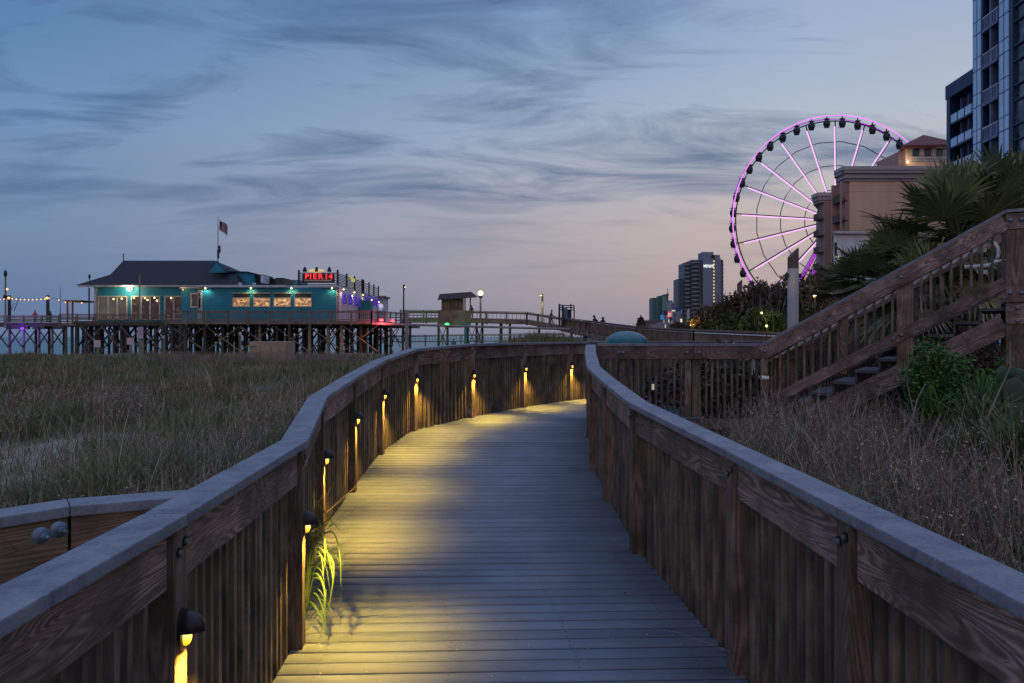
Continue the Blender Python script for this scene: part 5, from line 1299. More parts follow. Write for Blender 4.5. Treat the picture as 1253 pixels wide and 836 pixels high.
t = mast(970.5,13,303,405,20,'tall pale cylindrical mast with dark slanted top, behind the foot of the stair',shd,shp,329)
spot('uplight', V(966,409,18.6)+Vector((0,0,-.4)), (1,.75,.5), 40, 60, rx=R(160), parent=t)
for px in (963.5,978): MB().box(V(px,337.5,20),(.09,.12,.12)).build('bracket', M['iron'], t)
mast(905,6,342,400,60,'smaller brown mast with slanted top rising out of the dune bushes',shd,plain('brown_mast', (.19,.14,.11), .7),350)
t = mast(842.3,3.6,378,405,70,'slim warmly lit pale mast left of the dune bushes',shp,shp,384)
spot('uplight', V(842,404,67.5), (1,.62,.4), 700, 50, rx=R(150), parent=t)

# ------------------------------------------------------------------ vegetation
def fan_palm(name, label, base, crown, rad, nf, group=None, seed=1, trunk_r=.17, lod=1.0, droop=.38, mat='palm', skirt=.15):
    rg = random.Random(seed); t = empty(name, base); tag(t, label, 'palm tree', group)
    b = Vector(base); c = Vector(crown); mid = b.lerp(c, .5)+Vector((rg.uniform(-.1,.1),0,0))
    MB().tube([b-Vector((0,0,.3)), mid, c+Vector((0,0,.1))], [trunk_r*1.15,trunk_r,trunk_r*.9], 10).build('trunk', M['trunk'], t, smooth=True)
    A = []; vs = []; fs = []; tn = []; ln = []
    for i in range(nf):
        az = i*2.39996+rg.uniform(-.2,.2); el = R(88-145*(i/nf)**.85)+rg.uniform(-.12,.12)
        old = i/nf > 1-skirt; tint0 = (rg.uniform(.75,1.0) if old else rg.uniform(.1,.6))
        d = Vector((math.cos(az)*math.cos(el), math.sin(az)*math.cos(el), math.sin(el)))
        pl = rad*rg.uniform(.42,.58); side = d.cross(Vector((0,0,1))); side = side.normalized() if side.length > .1 else Vector((1,0,0)); up = side.cross(d).normalized()
        p0 = c+d*.08; p1 = c+d*pl-Vector((0,0,.12*pl))
        k0 = len(vs); w = .014*rad
        for q in (p0, p1): vs += [q-side*w, q+side*w, q+up*w]
        fs += [(k0,k0+1,k0+4,k0+3),(k0+1,k0+2,k0+5,k0+4),(k0+2,k0,k0+3,k0+5)]; tn += [tint0]*6
        nl = int(22*lod); ll = rad*rg.uniform(.55,.72)
        for j_ in range(nl):
            a = R(-98+196*(j_+.5)/nl)+rg.uniform(-.03,.03); L = ll*(1-.32*abs(a)/1.7)*rg.uniform(.85,1.05)
            ld = (d*math.cos(a)+side*math.sin(a)+up*.18*math.cos(a)).normalized(); lw = rad*.026*rg.uniform(.8,1.25)
            ls = ld.cross(up).normalized(); dr = droop*(1.6 if old else 1)*rg.uniform(.5,1.4)
            pts = []; q = p1.copy(); 
            k0 = len(vs); nseg = 4
            for s_ in range(nseg+1):
                u = s_/nseg; pos = p1+ld*(L*u)-Vector((0,0,1))*(dr*L*.55*u**2.6); ww = lw*(.35+1.3*u if u < .45 else (1-u)*1.7)
                vs += [pos-ls*ww, pos-up*ww*.5, pos+ls*ww]
            tt = min(1, max(0, tint0+rg.uniform(-.12,.2)))
            tn += [tt]*(3*(nseg+1))
            for s_ in range(nseg):
                o_ = k0+3*s_; fs += [(o_,o_+1,o_+4,o_+3),(o_+1,o_+2,o_+5,o_+4)]
    v = np.array([tuple(x) for x in vs]); fl = np.array(fs)
    npmesh('crown', v, fl.ravel(), np.full(len(fl), 4), M[mat], np.array(tn), t)
    return t
def crown_cloud(center, rad, n, leaf, rg, lumps=9, hollow=.35):
    L = []; 
    for _ in range(lumps):
        d = rg.normal(size=3); d /= np.linalg.norm(d); L.append((np.array(center)+d*np.array(rad)*rg.uniform(.25,.8), np.array(rad)*rg.uniform(.3,.55), rg.uniform(-.25,.25)))
    per = n//lumps; out = []
    for c, r, dt in L:
        d = rg.normal(size=(per,3)); d /= np.linalg.norm(d, axis=1)[:, None]; rr_ = rg.uniform(hollow, 1.12, (per,1))
        C = c+d*r*rr_; out.append(leafcloud(C, rg.uniform(.6,1.4,per)*leaf, np.clip(rg.normal(.45+dt,.22,per),0,1)))
    return merge(out)
def bush(name, label, base, w, d, h, n, leaf, mat, group=None, seed=0, cat='shrub', stems=6, spiky=0):
    rg = np.random.default_rng(seed); t = empty(name, base); tag(t, label, cat, group)
    parts = [crown_cloud((base[0], base[1], base[2]+h*.52), (w/2,d/2,h*.5), n, leaf, rg, 16)]
    if spiky:
        ns = spiky; P = np.array(base)+np.stack([rg.normal(0,w*.24,ns), rg.normal(0,d*.24,ns), np.full(ns,h*.55)],1)
        parts.append(blades(P, rg.uniform(.3,.6,ns)*h, np.full(ns,leaf*.5), rg.uniform(.1,.9,ns), rg.uniform(.2,1,ns), 2))
    npmesh('crown', *merge(parts)[:3], M[mat], merge(parts)[3], t) if False else None
    v, l, n_, tt = merge(parts); npmesh('crown', v, l, n_, M[mat], tt, t)
    m = MB(); r_ = random.Random(seed)
    for k in range(stems):
        e = Vector(base)+Vector((r_.uniform(-w,w)*.3, r_.uniform(-d,d)*.3, h*r_.uniform(.5,.8))); mid = Vector(base).lerp(e,.5)+Vector((r_.uniform(-.1,.1)*w,0,.05*h))
        m.tube([Vector(base)-Vector((0,0,.15)), mid, e], [.03*h**.5*1.2,.02*h**.5,.008], 6)
    m.build('trunk', M['trunk'], t, smooth=True)
    return t
# palms behind the stair
def G(px, Yp): return float(gz(PX(px,Yp),Yp))
fan_palm('palm_tree', 'large fan palm directly behind the upper flight of the stair', (PX(1165,13.2),13.2,G(1165,13.2)), V(1172,292,13.2), 1.72, 38, 'fan palms behind the stair', 3, lod=1.15)
fan_palm('palm_tree', 'fan palm with long spiky fronds left of the largest palm, over the stair middle', (PX(1096,13.8),13.8,G(1096,13.8)), V(1092,342,13.8), 1.35, 34, 'fan palms behind the stair', 5, lod=1.1)
fan_palm('palm_tree', 'fan palm at the right edge in front of the blue tower', (PX(1243,13.5),13.5,G(1243,13.5)), V(1240,268,13.5), 1.6, 34, 'fan palms behind the stair', 8)
fan_palm('palm_tree', 'low drooping fan palm nearest the stair foot', (PX(1050,15),15,G(1050,15)), V(1052,362,15), 1.2, 30, 'fan palms behind the stair', 12)
fan_palm('palm_tree', 'fan palm between the two tall ones, partly behind the largest', (PX(1205,15.5),15.5,G(1205,15.5)), V(1206,286,15.5), 1.6, 30, 'fan palms behind the stair', 14)
fan_palm('palm_tree', 'small fan palm tucked low behind the middle of the stair', (PX(1130,12.3),12.3,G(1130,12.3)), V(1128,352,12.3), 1.0, 30, 'fan palms behind the stair', 17)
# dune bank of bushes and small palms (centre px, top py, width px, depth, kind)
bank = [(858,390,34,66,'d','low dark bush at the left foot of the dune bank'),(880,371,48,60,'d','rounded dark bush left of the brown slanted mast'),(903,361,54,58,'d','dense dark bush around the brown slanted mast'),
 (930,354,56,54,'d','tall dark bush under the lower left of the wheel'),(958,349,50,48,'d','shaggy dark bush left of the pale mast'),(893,390,44,46,'g','olive green bush low in front of the dune bank'),
 (925,388,40,40,'g','green bush low in the middle of the bank'),(950,380,40,36,'g','yellowish green bush left of the pale mast foot'),(990,345,50,44,'d','dark bush just right of the pale mast'),
 (1015,334,52,40,'d','dark tangled bush under the wheel support leg'),(1035,352,50,30,'d','dark leafy bush behind the stair middle'),(985,384,36,28,'g','green bush at the foot of the pale mast'),
 (870,396,40,50,'g','low green bush beside the slim lit mast'),(828,396,20,90,'d','small far bush left of the slim lit mast'),(787,394,14,60,'d','isolated small bush above the ramp rail'),(1080,362,60,24,'d','dark leafy bush behind the stair posts'),(1140,375,80,20,'d','dark leafy bush behind the upper stair'),(1012,398,66,17.5,'g','bright green bush seen between the lower stair balusters'),(1062,404,60,16.5,'g','bright green bush seen between the middle stair balusters'),(880,432,150,11.6,'d','dark low bush behind the level fence pickets'),(1110,418,60,12.6,'d','dark bush under the middle of the stair'),(1200,420,110,12.2,'d','dark bush under the stair head')]
for i, (px, yt, wpx, Yb, kd, lb) in enumerate(bank):
    gzv = G(px,Yb); ztop = PZ(yt,Yb); h = max(ztop-gzv, .8); w = wpx/F*Yb
    bush('dune_bush', lb, (PX(px,Yb),Yb,gzv), w*1.25, w*.9, h*1.05, 6500 if Yb > 45 else 6000, .0034*Yb*.9+.02, 'bush_dark' if kd == 'd' else 'bush_green', 'bushes of the dune bank', 40+i, 'bush', spiky=90)
for i, (px, yt, Yp, lb) in enumerate(((985,352,46,'small palm silhouetted right of the pale mast'),(1002,344,42,'small palm under the wheel support leg'),(948,361,50,'small palm silhouetted below the wheel rim'),(934,360,52,'small palm at the left of the wheel rim bottom'),(1030,338,34,'small palm left of the large fan palms'),(917,367,56,'small palm right of the brown slanted mast'))):
    fan_palm('palm_tree', lb, (PX(px,Yp),Yp,G(px,Yp)), V(px,yt+6,Yp), 1.25, 22, 'small palms on the dune bank', 60+i, lod=.55, trunk_r=.12, mat='bush_dark')
for px, py, Yp, c, e, lb in ((932,383,38,(1,.9,.5),8,'small pale garden lamp in the bushes under the wheel'),(938,399,33,(1,.6,.25),14,'warm garden lamp behind the green bushes near the pale mast'),(845,398,62,(1,.55,.15),60,'orange lamp lighting the bushes beside the slim mast')):
    t = empty('garden_lamp', V(px,py,Yp)); tag(t, lb, 'lamp'); p = V(px,py,Yp-2.2)
    MB().ball(p,.055,8,6).build('bulb', M['bulb_soft'], t, smooth=True); MB().tube([p,(p.x,p.y,G(px,Yp)-.3)], .03, 6).build('post', M['iron'], t); point('glow', p-Vector((0,.3,-.1)), c, e, .1, t)
for px, py in ((958,401),(951,397),(944,374),(950,373)):
    p = V(px,py,30)
# near green shrub, yucca clumps, cactus and weeds on the right
bush('shrub', 'bright green leafy shrub under the stair stringer', (PX(1158,8.0),8.0,G(1158,8)), 1.35, .8, PZ(405,8)-G(1158,8), 7500, .026, 'shrub', None, 90, stems=9)
bush('shrub', 'smaller leafy shrub right of the bright green one, beside the landing post', (PX(1222,8.1),8.1,G(1222,8)), .6, .5, PZ(432,8)-G(1222,8), 2200, .024, 'shrub', None, 91)
def yucca(name, label, px, py, Yy, h, n, mat, seed, cat='yucca'):
    rg = np.random.default_rng(seed); b = V(px,py,Yy); t = empty(name, b); tag(t, label, cat)
    P = np.tile(np.array(b), (n,1))+rg.normal(0,.04,(n,3))*np.array([1,1,.3])
    v, l, k, tt = blades(P, rg.uniform(.6,1,n)*h, np.full(n,.03*h**.5), rg.uniform(.1,.85,n), rg.uniform(.1,.9,n), 4, curl=.0)
    npmesh('leaves', v, l, k, M[mat], tt, t)
    MB().tube([b-Vector((0,0,.2)), b+Vector((0,0,.06))], [.05,.03], 8).build('stem', M['trunk'], t); return t
yucca('yucca', 'dark spiky yucca clump right of the shrub, nearest the cactus', 1196,545,6.6,.72,150,'grass_green',1)
yucca('yucca', 'dark spiky yucca clump in the lower right weeds', 1188,585,5.6,.62,150,'grass_green',2)
yucca('yucca', 'pale green upright yucca just below the green shrub', 1205,500,7.0,.45,70,'shrub',3)
yucca('yucca', 'small pale yucca left of the others below the shrub', 1140,510,7.1,.42,60,'shrub',4)
yucca('yucca', 'large dark yucca cut by the right edge', 1246,590,5.0,.72,170,'grass_green',6)
ct = empty('prickly_pear', V(1242,500,6.9)); tag(ct, 'prickly pear cactus with round pads at the right edge', 'cactus')
for i, (px, py, r_, el) in enumerate(((1241,478,.115,1.1),(1244,505,.10,1.3),(1246,462,.09,1.0),(1226,458,.065,1.2),(1249,525,.085,1.5),(1252,487,.09,1.1),(1238,455,.05,1.1),(1241,530,.07,1.5))):
    c = V(px,py,6.9+.04*(i%3)); m = Matrix.Rotation(random.uniform(-.5,.5), 4, 'Z') @ Matrix.Rotation(random.uniform(-.3,.3), 4, 'Y')
    o = MB().ball((0,0,0), (r_,.02,r_*el), 16, 10).build('pad', M['cactus'], ct, Matrix.Translation(c) @ m, smooth=True)
# green bushes seen between stair balusters already placed; grass and weeds
def scatter(n, x0, x1, y0, y1, pw=1.0):
    y = y0+(y1-y0)*rng.uniform(0,1,n)**pw; x = rng.uniform(x0,x1,n); return x, y
def nz(x, y, s, off=0): return np.array([noise.noise(Vector((a*s, b*s, off))) for a, b in zip(x, y)])
def wedge(n, px0, px1, y0, y1, pw):
    """roots spread so that the density seen from the path is even"""
    y = (y0**(-pw)+(y1**(-pw)-y0**(-pw))*rng.uniform(0,1,n))**(-1/pw); a = rng.uniform(px0, px1, n); return (a-CX)/F*y, y
def left_ok(x, y):
    lx = np.interp(y, [p[1] for p in L0], [p[0] for p in L0]); ok = x < lx-.22
    ok |= y > 16
    ok &= ~((x > -3) & (y < 2.9) )
    ok &= ~((x > .5) & (y < 18))
    return ok
def sandpatch(x, y):
    """1 in the bare sand pockets"""
    p = np.exp(-(((x+8.0)/2.0)**2+((y-11.4)/2.1)**2))*1.7+np.exp(-(((x+7.4)/.8)**2+((y-13.9)/1.0)**2))*1.1+np.exp(-(((x+6.3)/1.1)**2+((y-9.0)/1.2)**2))*1.6+np.exp(-(((x+6.9)/.5)**2+((y-20)/1.4)**2))*1.1+np.exp(-(((x+5.9)/.5)**2+((y-15.4)/.8)**2))*.9
    return p
def grass(name, n, region, mat, h, w, lean, tint, seg=3, label=None, clump=.0, curl=.5, hs=1.0):
    x, y = region(n); ok = left_ok(x, y) if 'left' in name or True else None
    s = sandpatch(x, y)*np.clip(1+2.2*nz(x, y, 1.1, 21), 0, 2); ok &= rng.uniform(0,1,len(x)) > s*1.25
    if clump:
        c = nz(x[ok], y[ok], clump, 3); keep = rng.uniform(-.45,.5,len(c)) < c+.12; idx = np.where(ok)[0][keep]
    else: idx = np.where(ok)[0]
    x, y = x[idx], y[idx]; z = gz(x, y)-.02; k = len(x)
    dist = np.hypot(x, y); H = h*rng.uniform(.5,1.15,k)*hs*np.clip(1+1.3*nz(x, y, .38, 17)+.5*nz(x, y, 1.4, 4), .35, 1.9); W = np.maximum(w, dist*.00085)*rng.uniform(.7,1.3,k)
    tv = np.clip(rng.normal(tint,.25,k)+.35*nz(x, y, .5, 9), 0, 1)
    v, l, n_, tt = blades(np.stack([x,y,z],1), H, W, np.clip(rng.normal(lean,.22,k),.02,1.1), tv, seg, curl)
    o = npmesh(name, v, l, n_, M[mat], tt); tag(o, kind='stuff'); return o
o = grass('dune_grass', 60000, lambda n: wedge(n,-60,560,4.2,22,.9), 'grass_far', .55, .009, .5, .6); tag(o, 'thick mixed green and tan dune grass filling the left field', 'grass')
o = grass('green_grass', 30000, lambda n: wedge(n,-60,470,4.0,17,1.0), 'grass_green', .62, .014, .6, .55, 4, clump=.5); tag(o, 'dark green arching clumps of marsh grass on the left dunes', 'grass')
o = grass('far_grass', 70000, lambda n: wedge(n,-80,760,20,66,.6), 'grass_far', .42, .010, .3, .62, 2); tag(o, 'olive and tan grass covering the far field up to the pier', 'grass')
o = grass('dry_stalks', 9000, lambda n: wedge(n,-60,520,4.5,30,.8), 'grass_dry', .85, .006, .25, .65, 4, clump=.35); tag(o, 'tall dry straw coloured stalks standing above the left grass', 'dry grass')
x_, y_ = wedge(9000, 560, 760, 26, 46, .6); z_ = gz(x_, y_); k_ = len(x_)
o = npmesh('dune_top_grass', *(lambda r: (r[0], r[1], r[2]))(blades(np.stack([x_,y_,z_],1), rng.uniform(.3,.75,k_), np.full(k_,.03), rng.uniform(.1,.5,k_), rng.uniform(.4,.95,k_), 2)), M['grass_far'], np.repeat(rng.uniform(.35,.95,k_), 5)); tag(o, 'tan grass on the low dune behind the far railing', 'grass', kind='stuff')
def tussocks(name, spots, mat, h, w, per, tint, label):
    parts = []
    for cx0, cy0, r0 in spots:
        n = int(per*r0); P = np.stack([rng.normal(cx0,.16*r0,n), rng.normal(cy0,.16*r0,n), np.zeros(n)],1); P[:,2] = gz(P[:,0],P[:,1])-.02
        parts.append(blades(P, h*r0**.5*rng.uniform(.45,1.15,n), np.full(n,w)*rng.uniform(.6,1.3,n), np.clip(rng.normal(.65,.3,n),.05,1.3), np.clip(rng.normal(tint,.22,n),0,1), 5, curl=.3))
    v, l, n_, tt = merge(parts); o = npmesh(name, v, l, n_, M[mat], tt); tag(o, label, 'grass', kind='stuff'); return o
rt = random.Random(5); sp1 = []
for px, Yt in ((130,7.6),(165,8.8),(200,8.2),(232,8.9),(262,8.1),(290,9.4),(150,10.2),(60,15.5),(20,16),(100,16.5),(140,17),(40,14.8),(185,13.5),(225,14.8),(250,12.5),(300,11.0),(-20,17),(330,12.6),(210,18),(160,19),(275,16)):
    sp1.append((PX(px+rt.uniform(-8,8),Yt), Yt, rt.uniform(.8,1.5)))
tussocks('green_tussocks', sp1, 'grass_green', .62, .012, 210, .6, 'rounded dark green tussocks around the pale sand pocket')
sp2 = [(PX(px,Yt), Yt, rt.uniform(.7,1.2)) for px, Yt in ((120,12.0),(5,8.2),(300,13.4),(352,13.0),(340,16),(390,17),(410,21),(365,19),(120,24),(200,26),(300,25),(60,28))]
tussocks('straw_tussocks', sp2, 'grass_dry', .62, .009, 130, .6, 'loose straw coloured tufts among the left dune grass')
# weeds with seed heads: stems plus little dry leaves
def weeds(name, n, xy, h0, h1, label, mat='grass_dry', leaves=14, leaf=.011, fil=None, branch=3):
    x, y = xy; 
    if fil is not None: ok = fil(x, y); x, y = x[ok], y[ok]
    n = len(x); z = gz(x, y); parts = []
    P = np.stack([x,y,z],1); H = rng.uniform(h0,h1,n); az = rng.uniform(0,2*PI,n); ln = rng.uniform(.05,.45,n)
    D = np.stack([np.cos(az)*ln, np.sin(az)*ln, np.ones(n)],1); dist = np.hypot(x,y); W = np.maximum(.0022, dist*.00045)
    # stem as crossed thin quads
    tip = P+D*H[:,None]; mid = P+D*H[:,None]*.5+rng.normal(0,.02,(n,3))
    for a in (0, 1):
        s = np.stack([np.cos(az+a*1.57), np.sin(az+a*1.57), np.zeros(n)],1)*W[:,None]
        vs = np.stack([P-s,P+s,mid+s,mid-s,tip+s*.5,tip-s*.5],1).reshape(-1,3); b = (np.arange(n)*6)[:,None]
        parts.append((vs, (b+np.array([0,1,2,3,3,2,4,5])[None]).ravel(), np.full(2*n,4), np.repeat(rng.uniform(.3,.8,n),6)))
    for q in range(branch):
        u = rng.uniform(.35,.9,n)[:,None]; p0 = P+(tip-P)*u; d = rng.normal(size=(n,3)); d[:,2] = abs(d[:,2])+.6; d /= np.linalg.norm(d,axis=1)[:,None]; p1 = p0+d*(H*.3)[:,None]
        s = np.cross(d, [0,0,1.0]); s /= np.linalg.norm(s,axis=1)[:,None]+1e-6; s *= W[:,None]*.7
        vs = np.stack([p0-s,p0+s,p1+s*.4,p1-s*.4],1).reshape(-1,3); parts.append((vs, np.arange(4*n), np.full(n,4), np.repeat(rng.uniform(.3,.9,n),4)))
        k = leaves//branch; u2 = rng.uniform(.2,1.05,(n,k,1)); C = (p0[:,None]+(p1-p0)[:,None]*u2).reshape(-1,3)+rng.normal(0,.012,(n*k,3))
        parts.append(leafcloud(C, np.repeat(np.maximum(leaf, dist*.0011),k)*rng.uniform(.5,1.4,n*k), np.clip(rng.normal(.65,.25,n*k),0,1)))
    v, l, n_, tt = merge(parts); o = npmesh(name, v, l, n_, M[mat], tt); tag(o, label, 'weeds', kind='stuff'); return o
lo = lambda x, y: left_ok(x, y) & (sandpatch(x, y) < .5)
weeds('dry_weeds', 0, wedge(4200, 120, 480, 4.6, 20, 1.0), .35, .72, 'pinkish dry seed-head weeds left of the curving railing', fil=lambda x,y: lo(x,y) & (nz(x,y,.6,5) > -.12), leaves=12)
weeds('dry_weeds', 0, wedge(1500, -40, 200, 5, 24, 1.0), .35, .75, 'scattered dry weeds among the left field grass', fil=lo, leaves=9)
def right_xy(n, y0=1.8, y1=9.4): y = rng.uniform(y0,y1,n); x = 1.45+rng.uniform(0,1,n)**.8*(7.2-1.45)*np.clip(y/8,.35,1); return x, y
def rok(x, y):
    rx = np.interp(y, [p[1] for p in R0], [p[0] for p in R0])+.2
    return (x > rx) & (y < 9.6) & ((x-CX*0)/y < .78)
weeds('dry_weeds', 0, right_xy(5200), .35, .95, 'tangled grey-brown dry weeds filling the right side behind the railing', fil=lambda x,y: rok(x,y) & (x/y > .30) & (nz(x,y,.9,31) > -.18), leaves=6, leaf=.0095)
def rgrass(name, n, h, mat, tint, lean, w, label, y0=1.6, y1=9.8):
    x, y = right_xy(n, y0, y1); ok = rok(x, y); x, y = x[ok], y[ok]; k = len(x); z = gz(x,y)-.02
    hm = np.clip(1+1.6*nz(x, y, .9, 40 if mat == 'grass_dry' else 60), .25, 1.8)
    v, l, n_, tt = blades(np.stack([x,y,z],1), h*hm*rng.uniform(.5,1.15,k), np.full(k,w)*rng.uniform(.6,1.3,k), np.clip(rng.normal(lean,.25,k),.02,1.2), np.clip(rng.normal(tint,.25,k)+.3*nz(x,y,.7,2),0,1), 4)
    o = npmesh(name, v, l, n_, M[mat], tt); tag(o, label, 'grass', kind='stuff')
rgrass('dry_grass', 15000, .72, 'grass_dry', .42, .85, .0055, 'matted dry grass under the right-hand weeds')
rgrass('green_grass', 24000, .58, 'grass_green', .4, .65, .008, 'dark green grass under the right-hand fence and weeds')
# bare curved dead stems in the right weeds
for pts, lb in (([(1105,545),(1118,505),(1110,470),(1112,436)],'tall bare dead stem standing before the stair stringer'),([(1080,560),(1115,520),(1122,490),(1132,470),(1140,474)],'thick curved bare branch in the right-hand weeds'),([(1205,520),(1222,480),(1236,450),(1236,418)],'bare branching dead stalk beside the cactus'),([(1060,590),(1090,560),(1118,508)],'low leaning bare twig in the right-hand weeds')):
    o = MB().tube([V(px,py,5.9+.1*i) for i, (px,py) in enumerate(pts)], [.008,.007,.005,.004,.002][:len(pts)], 6).build('dead_stem', plain('dead_wood', (.16,.12,.11), .9), smooth=True); tag(o, lb, 'stem')

# fresh grass blades poking through beside post and rail, lit by the lamp
def ribbon(path, w, seed=0):
    pts = [Vector(p) for p in path]; m = MB(); n = 12; vs = []
    def cr(t):
        k = min(int(t), len(pts)-2); u = t-k; p0 = pts[max(k-1,0)]; p1 = pts[k]; p2 = pts[k+1]; p3 = pts[min(k+2,len(pts)-1)]
        return .5*((2*p1)+(p2-p0)*u+(2*p0-5*p1+4*p2-p3)*u*u+(3*p1-p0-3*p2+p3)*u**3)
    for i in range(n+1):
        t = i/n*(len(pts)-1)*.9999; p = cr(t); d = (cr(min(t+.05,(len(pts)-1)*.9999))-cr(max(t-.05,0))).normalized(); s = d.cross(Vector((.3,-.9,.2))).normalized(); nn_ = s.cross(d)
        ww = w*min(1, .5+2*i/n)*(1-(i/n)**2.5)+.0004
        vs += [p-s*ww, p+nn_*ww*.35, p+s*ww]
    fs = []
    for i in range(n): o = 3*i; fs += [(o,o+1,o+4,o+3),(o+1,o+2,o+5,o+4)]
    return vs, fs
def tuft(name, label, strands, mat='blade_bright', cat='grass'):
    vs = []; fs = []; tn = []
    for path, w in strands:
        a, b = ribbon(path, w*.72); k = len(vs); vs += a; fs += [tuple(k+i for i in f) for f in b]; tn += [random.uniform(.1,.9)]*len(a)
    fl = np.array(fs); o = npmesh(name, np.array([tuple(v) for v in vs]), fl.ravel(), np.full(len(fl),4), M[mat], np.array(tn)); tag(o, label, cat); return o
D1_ = 3.80
def S_(w, *p): return ([V(px,py,D1_+dy) for px, py, dy in p], w)
tuft('grass_tuft', 'long bright green grass blades arching out between the railing pickets by the second lamp', [
 S_(.0065,(372,690,.22),(392,672,.12),(408,690,.02),(404,735,-.08),(396,765,-.12)),
 S_(.0060,(372,672,.22),(388,655,.15),(402,680,.05),(408,715,-.02)),
 S_(.0065,(374,705,.2),(388,702,.12),(397,722,.0),(397,756,-.06),(389,788,-.12)),
 S_(.0050,(376,725,.2),(388,728,.1),(396,748,.05),(399,764,0)),
 S_(.0060,(372,735,.2),(382,738,.1),(391,752,0),(394,760,-.02)),
 S_(.0055,(378,664,.25),(404,650,.2),(414,668,.12),(417,700,.05),(417,768,0)),
 S_(.0045,(385,612,.4),(400,630,.35),(412,645,.3),(422,656,.25)),
 S_(.0045,(384,662,.3),(402,672,.2),(414,685,.15),(422,693,.1)),
 S_(.0050,(336,826,-.1),(356,792,0),(376,770,.05),(394,752,.1)),
 S_(.0055,(330,832,-.12),(345,810,-.1),(360,795,0),(370,785,.0)),
 S_(.0040,(346,762,0),(352,785,0),(356,793,0)),
 S_(.0035,(374,698,.2),(392,690,.1),(400,688,.05)),
 S_(.0045,(376,650,.3),(396,640,.3),(414,622,.3),(424,608,.3)),
 S_(.0050,(330,836,-.2),(350,818,-.25),(372,815,-.3))]+[S_(random.uniform(.002,.0042),(374,random.uniform(680,770),.2),(382+random.uniform(-3,5),ya,.12),(392+random.uniform(-4,8),ya+random.uniform(-8,18),.05),(398+random.uniform(-8,14),ya+random.uniform(25,60),0)) for ya in (640,655,668,680,696,708,722,735,748,690)])
tuft('grass_tuft', 'dark grass blade poking left through the pickets below the top board', [S_(.005,(318,710,-.05),(345,724,0),(372,742,.05)),S_(.003,(350,765,0),(362,745,0),(376,722,.1))], 'grass_green')
tuft('grass_tuft', 'few thin green blades poking through the right-hand railing near its base', [([V(894,780,3.5),V(903,770,3.45),V(914,766,3.4)],.006),([V(916,765,3.5),V(905,763,3.4),V(893,758,3.35)],.003),([V(918,766,3.5),V(930,765,3.45),V(938,763,3.4)],.003),([V(898,712,3.6),V(905,728,3.5),V(912,740,3.45)],.0025)], 'grass_green')
tuft('grass_tuft', 'single pale blade sticking out beside the corner post of the left railing', [([V(497,514,9.1),V(504,511,9.0),V(511,508.5,8.9)],.008)])
# curled dry leaf at the foot of the second post, tiny litter on the boards
for px, py, lb, s_ in ((765,727,'tiny dark dried leaf lying on the right of the boardwalk',.012),(798,729,'small narrow dark leaf near the right railing on the boards',.010),(390,672,'pale straw fragment lying on the lamplit boards',.016)):
    k = (py-HY)/F; yy = 3.0
    for _ in range(30): yy = (EYE-zd(yy))/k
    c = Vector((PX(px,yy),yy,zd(yy)+.006)); m = MB(); m.add([c+Vector((-s_*1.3,0,0)),c+Vector((0,-s_*.6,.006)),c+Vector((s_*1.3,0,.002)),c+Vector((0,s_*.6,.007))],[(0,1,2),(0,2,3)])
    tag(m.build('fallen_leaf', M['trunk']), lb, 'leaf')

sp_ = MB()
for _ in range(170):
    yy = random.uniform(3.3, 8.5); xx = random.uniform(edge(L0,yy)+.03, edge(R0,yy)-.03); z = zd(yy)+.004; r_ = random.uniform(.0015,.0045); a0 = random.uniform(0,6)
    sp_.add([(xx+r_*math.cos(a0+a), yy+r_*math.sin(a0+a)*1.2, z+.001*(a > 3)) for a in (0,1.4,2.9,4.6)], [(0,1,2,3)])
tag(sp_.build('sand_specks', plain('shell_grit', (.5,.48,.44), .9)), 'scattered pale grains of grit on the boardwalk boards', 'grit', kind='stuff')
# ------------------------------------------------------------------ sky, sun, camera
w = bpy.data.worlds.new('World'); scn.world = w; w.use_nodes = True; nt = w.node_tree; nn_ = nt.nodes; bg = nn_['Background']
class WN(N):
    def __init__(s): s.t = nt; s.n = nn_; s.l = nt.links
W_ = WN()
tc = W_.add('ShaderNodeTexCoord'); sx = W_.add('ShaderNodeSeparateXYZ'); W_.link(tc.outputs['Generated'], sx.inputs[0])
zc_ = W_.math('MAXIMUM', sx.outputs['Z'], 0.0)
left = W_.ramp(zc_, [(0, lin(100,121,156)), (.05, lin(106,128,163)), (.14, lin(116,141,174)), (.26, lin(110,145,185)), (.42, lin(72,118,166)), (.5, lin(125,155,212)), (1, (.66,.86,1.30,1))])
right = W_.ramp(zc_, [(0, lin(152,145,158)), (.06, lin(186,165,161)), (.15, lin(200,183,178)), (.27, lin(178,190,203)), (.42, lin(144,170,206)), (.5, lin(142,168,220)), (1, (.66,.86,1.30,1))])
az = W_.math('ADD', W_.math('MULTIPLY', sx.outputs['X'], 1.1), .60); az = W_.math('MINIMUM', W_.math('MAXIMUM', az, 0), 1)
base = W_.mix(az, left, right)
back = W_.math('MINIMUM', W_.math('MAXIMUM', W_.math('MULTIPLY', sx.outputs['Y'], -1.6), 0), 1)
base = W_.mix(back, base, W_.ramp(zc_, [(0, (.28,.21,.22,1)), (.2, (.28,.25,.29,1)), (.6, (.40,.48,.68,1)), (1, (.66,.86,1.30,1))]))
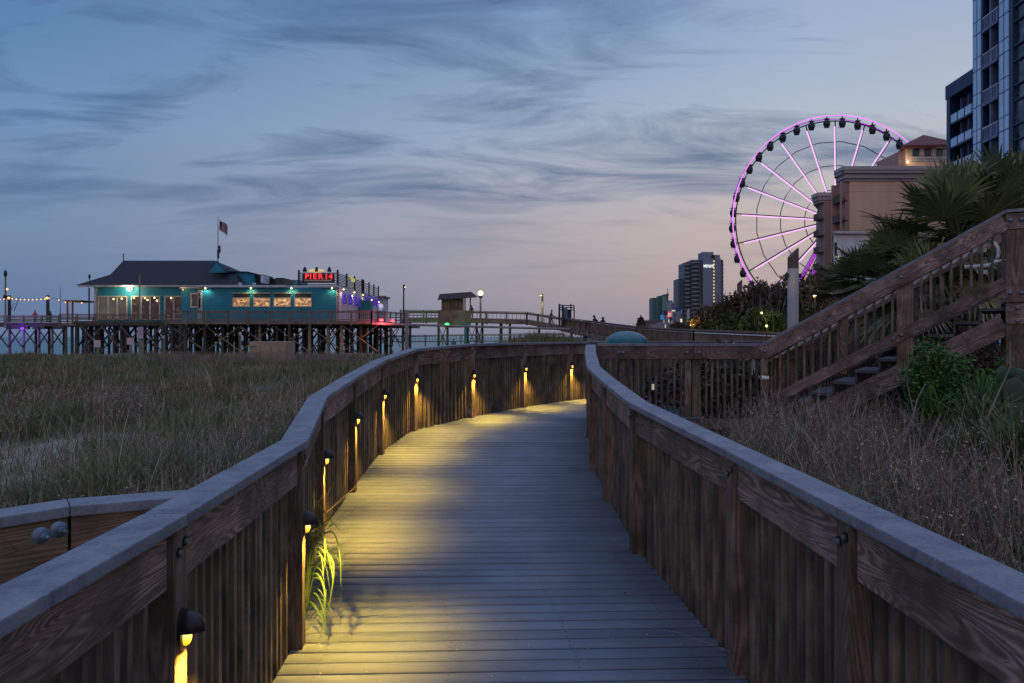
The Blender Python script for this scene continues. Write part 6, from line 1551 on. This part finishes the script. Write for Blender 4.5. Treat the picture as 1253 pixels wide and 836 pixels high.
# clouds: project the view direction onto a high layer
den = W_.math('ADD', zc_, .13); cx_ = W_.math('DIVIDE', sx.outputs['X'], den); cy_ = W_.math('DIVIDE', sx.outputs['Y'], den)
cb = W_.add('ShaderNodeCombineXYZ'); W_.link(cx_, cb.inputs[0]); W_.link(cy_, cb.inputs[1])
mp = W_.add('ShaderNodeMapping'); mp.inputs['Rotation'].default_value = (0,0,R(-20)); mp.inputs['Scale'].default_value = (.60,1.5,1); mp.inputs['Location'].default_value = (3.9,1.35,0); W_.link(cb.outputs[0], mp.inputs['Vector'])
n1 = W_.noise(mp.outputs[0], 1.0, 3, .5, .3); n2 = W_.noise(mp.outputs[0], 2.3, 9, .64, .7)
cf = W_.math('ADD', W_.math('MULTIPLY', n1, .46), W_.math('MULTIPLY', n2, .54))
dark = W_.ramp(cf, [(.475, (0,0,0,1)), (.53, (.4,.4,.4,1)), (.62, (1,1,1,1))])
fade = W_.ramp(zc_, [(.05, (0,0,0,1)), (.14, (.3,.3,.3,1)), (.22, (1,1,1,1))])
df = W_.math('MULTIPLY', W_.math('MULTIPLY', dark, fade), .80)
dcol = W_.mix(az, lin(52,86,128), lin(84,110,146))
mp2 = W_.add('ShaderNodeMapping'); mp2.inputs['Rotation'].default_value = (0,0,R(16)); mp2.inputs['Scale'].default_value = (.42,1.1,1); mp2.inputs['Location'].default_value = (-2.3,4.9,0); W_.link(cb.outputs[0], mp2.inputs['Vector'])
n3 = W_.noise(mp2.outputs[0], 1.0, 6, .55, .7); lt = W_.ramp(n3, [(.47, (0,0,0,1)), (.70, (1,1,1,1))])
skyc = W_.mix(W_.math('MULTIPLY', W_.math('MULTIPLY', lt, fade), .38), base, W_.mix(az, lin(134,144,174), lin(186,182,194)))
skyc = W_.mix(df, skyc, dcol)
sky = W_.add('ShaderNodeTexSky'); sky.sky_type = 'NISHITA'; sky.sun_disc = False; sky.sun_elevation = R(-3); sky.sun_rotation = R(194)
sk = W_.mix(1.0, (0,0,0,1), sky.outputs[0], 'ADD')
mulv = W_.add('ShaderNodeVectorMath', operation='SCALE'); W_.link(sky.outputs[0], mulv.inputs[0]); mulv.inputs['Scale'].default_value = .10
tot = W_.add('ShaderNodeVectorMath', operation='ADD'); W_.link(skyc, tot.inputs[0]); W_.link(mulv.outputs[0], tot.inputs[1])
W_.link(tot.outputs[0], bg.inputs['Color']); bg.inputs['Strength'].default_value = 1.0

sd = bpy.data.lights.new('dusk_sun', 'SUN'); sd.energy = .32; sd.angle = R(25); sd.color = (1,.72,.66)
so = bpy.data.objects.new('dusk_sun', sd); col.objects.link(so); so.rotation_euler = (R(77), 0, R(-14))

cd = bpy.data.cameras.new('camera'); cam = bpy.data.objects.new('camera', cd); col.objects.link(cam); scn.camera = cam
cam.location = (0,0,EYE); cam.rotation_euler = (R(90),0,0); cd.sensor_width = 36; cd.lens = 36*F/1253; cd.shift_y = -6/1253; cd.clip_end = 20000; cd.clip_start = .05
scn.render.resolution_x = 1024; scn.render.resolution_y = 683
scn.view_settings.view_transform = 'Standard'; scn.view_settings.look = 'None'; scn.view_settings.exposure = 0; scn.view_settings.gamma = 1; scn.view_settings.use_curve_mapping = False
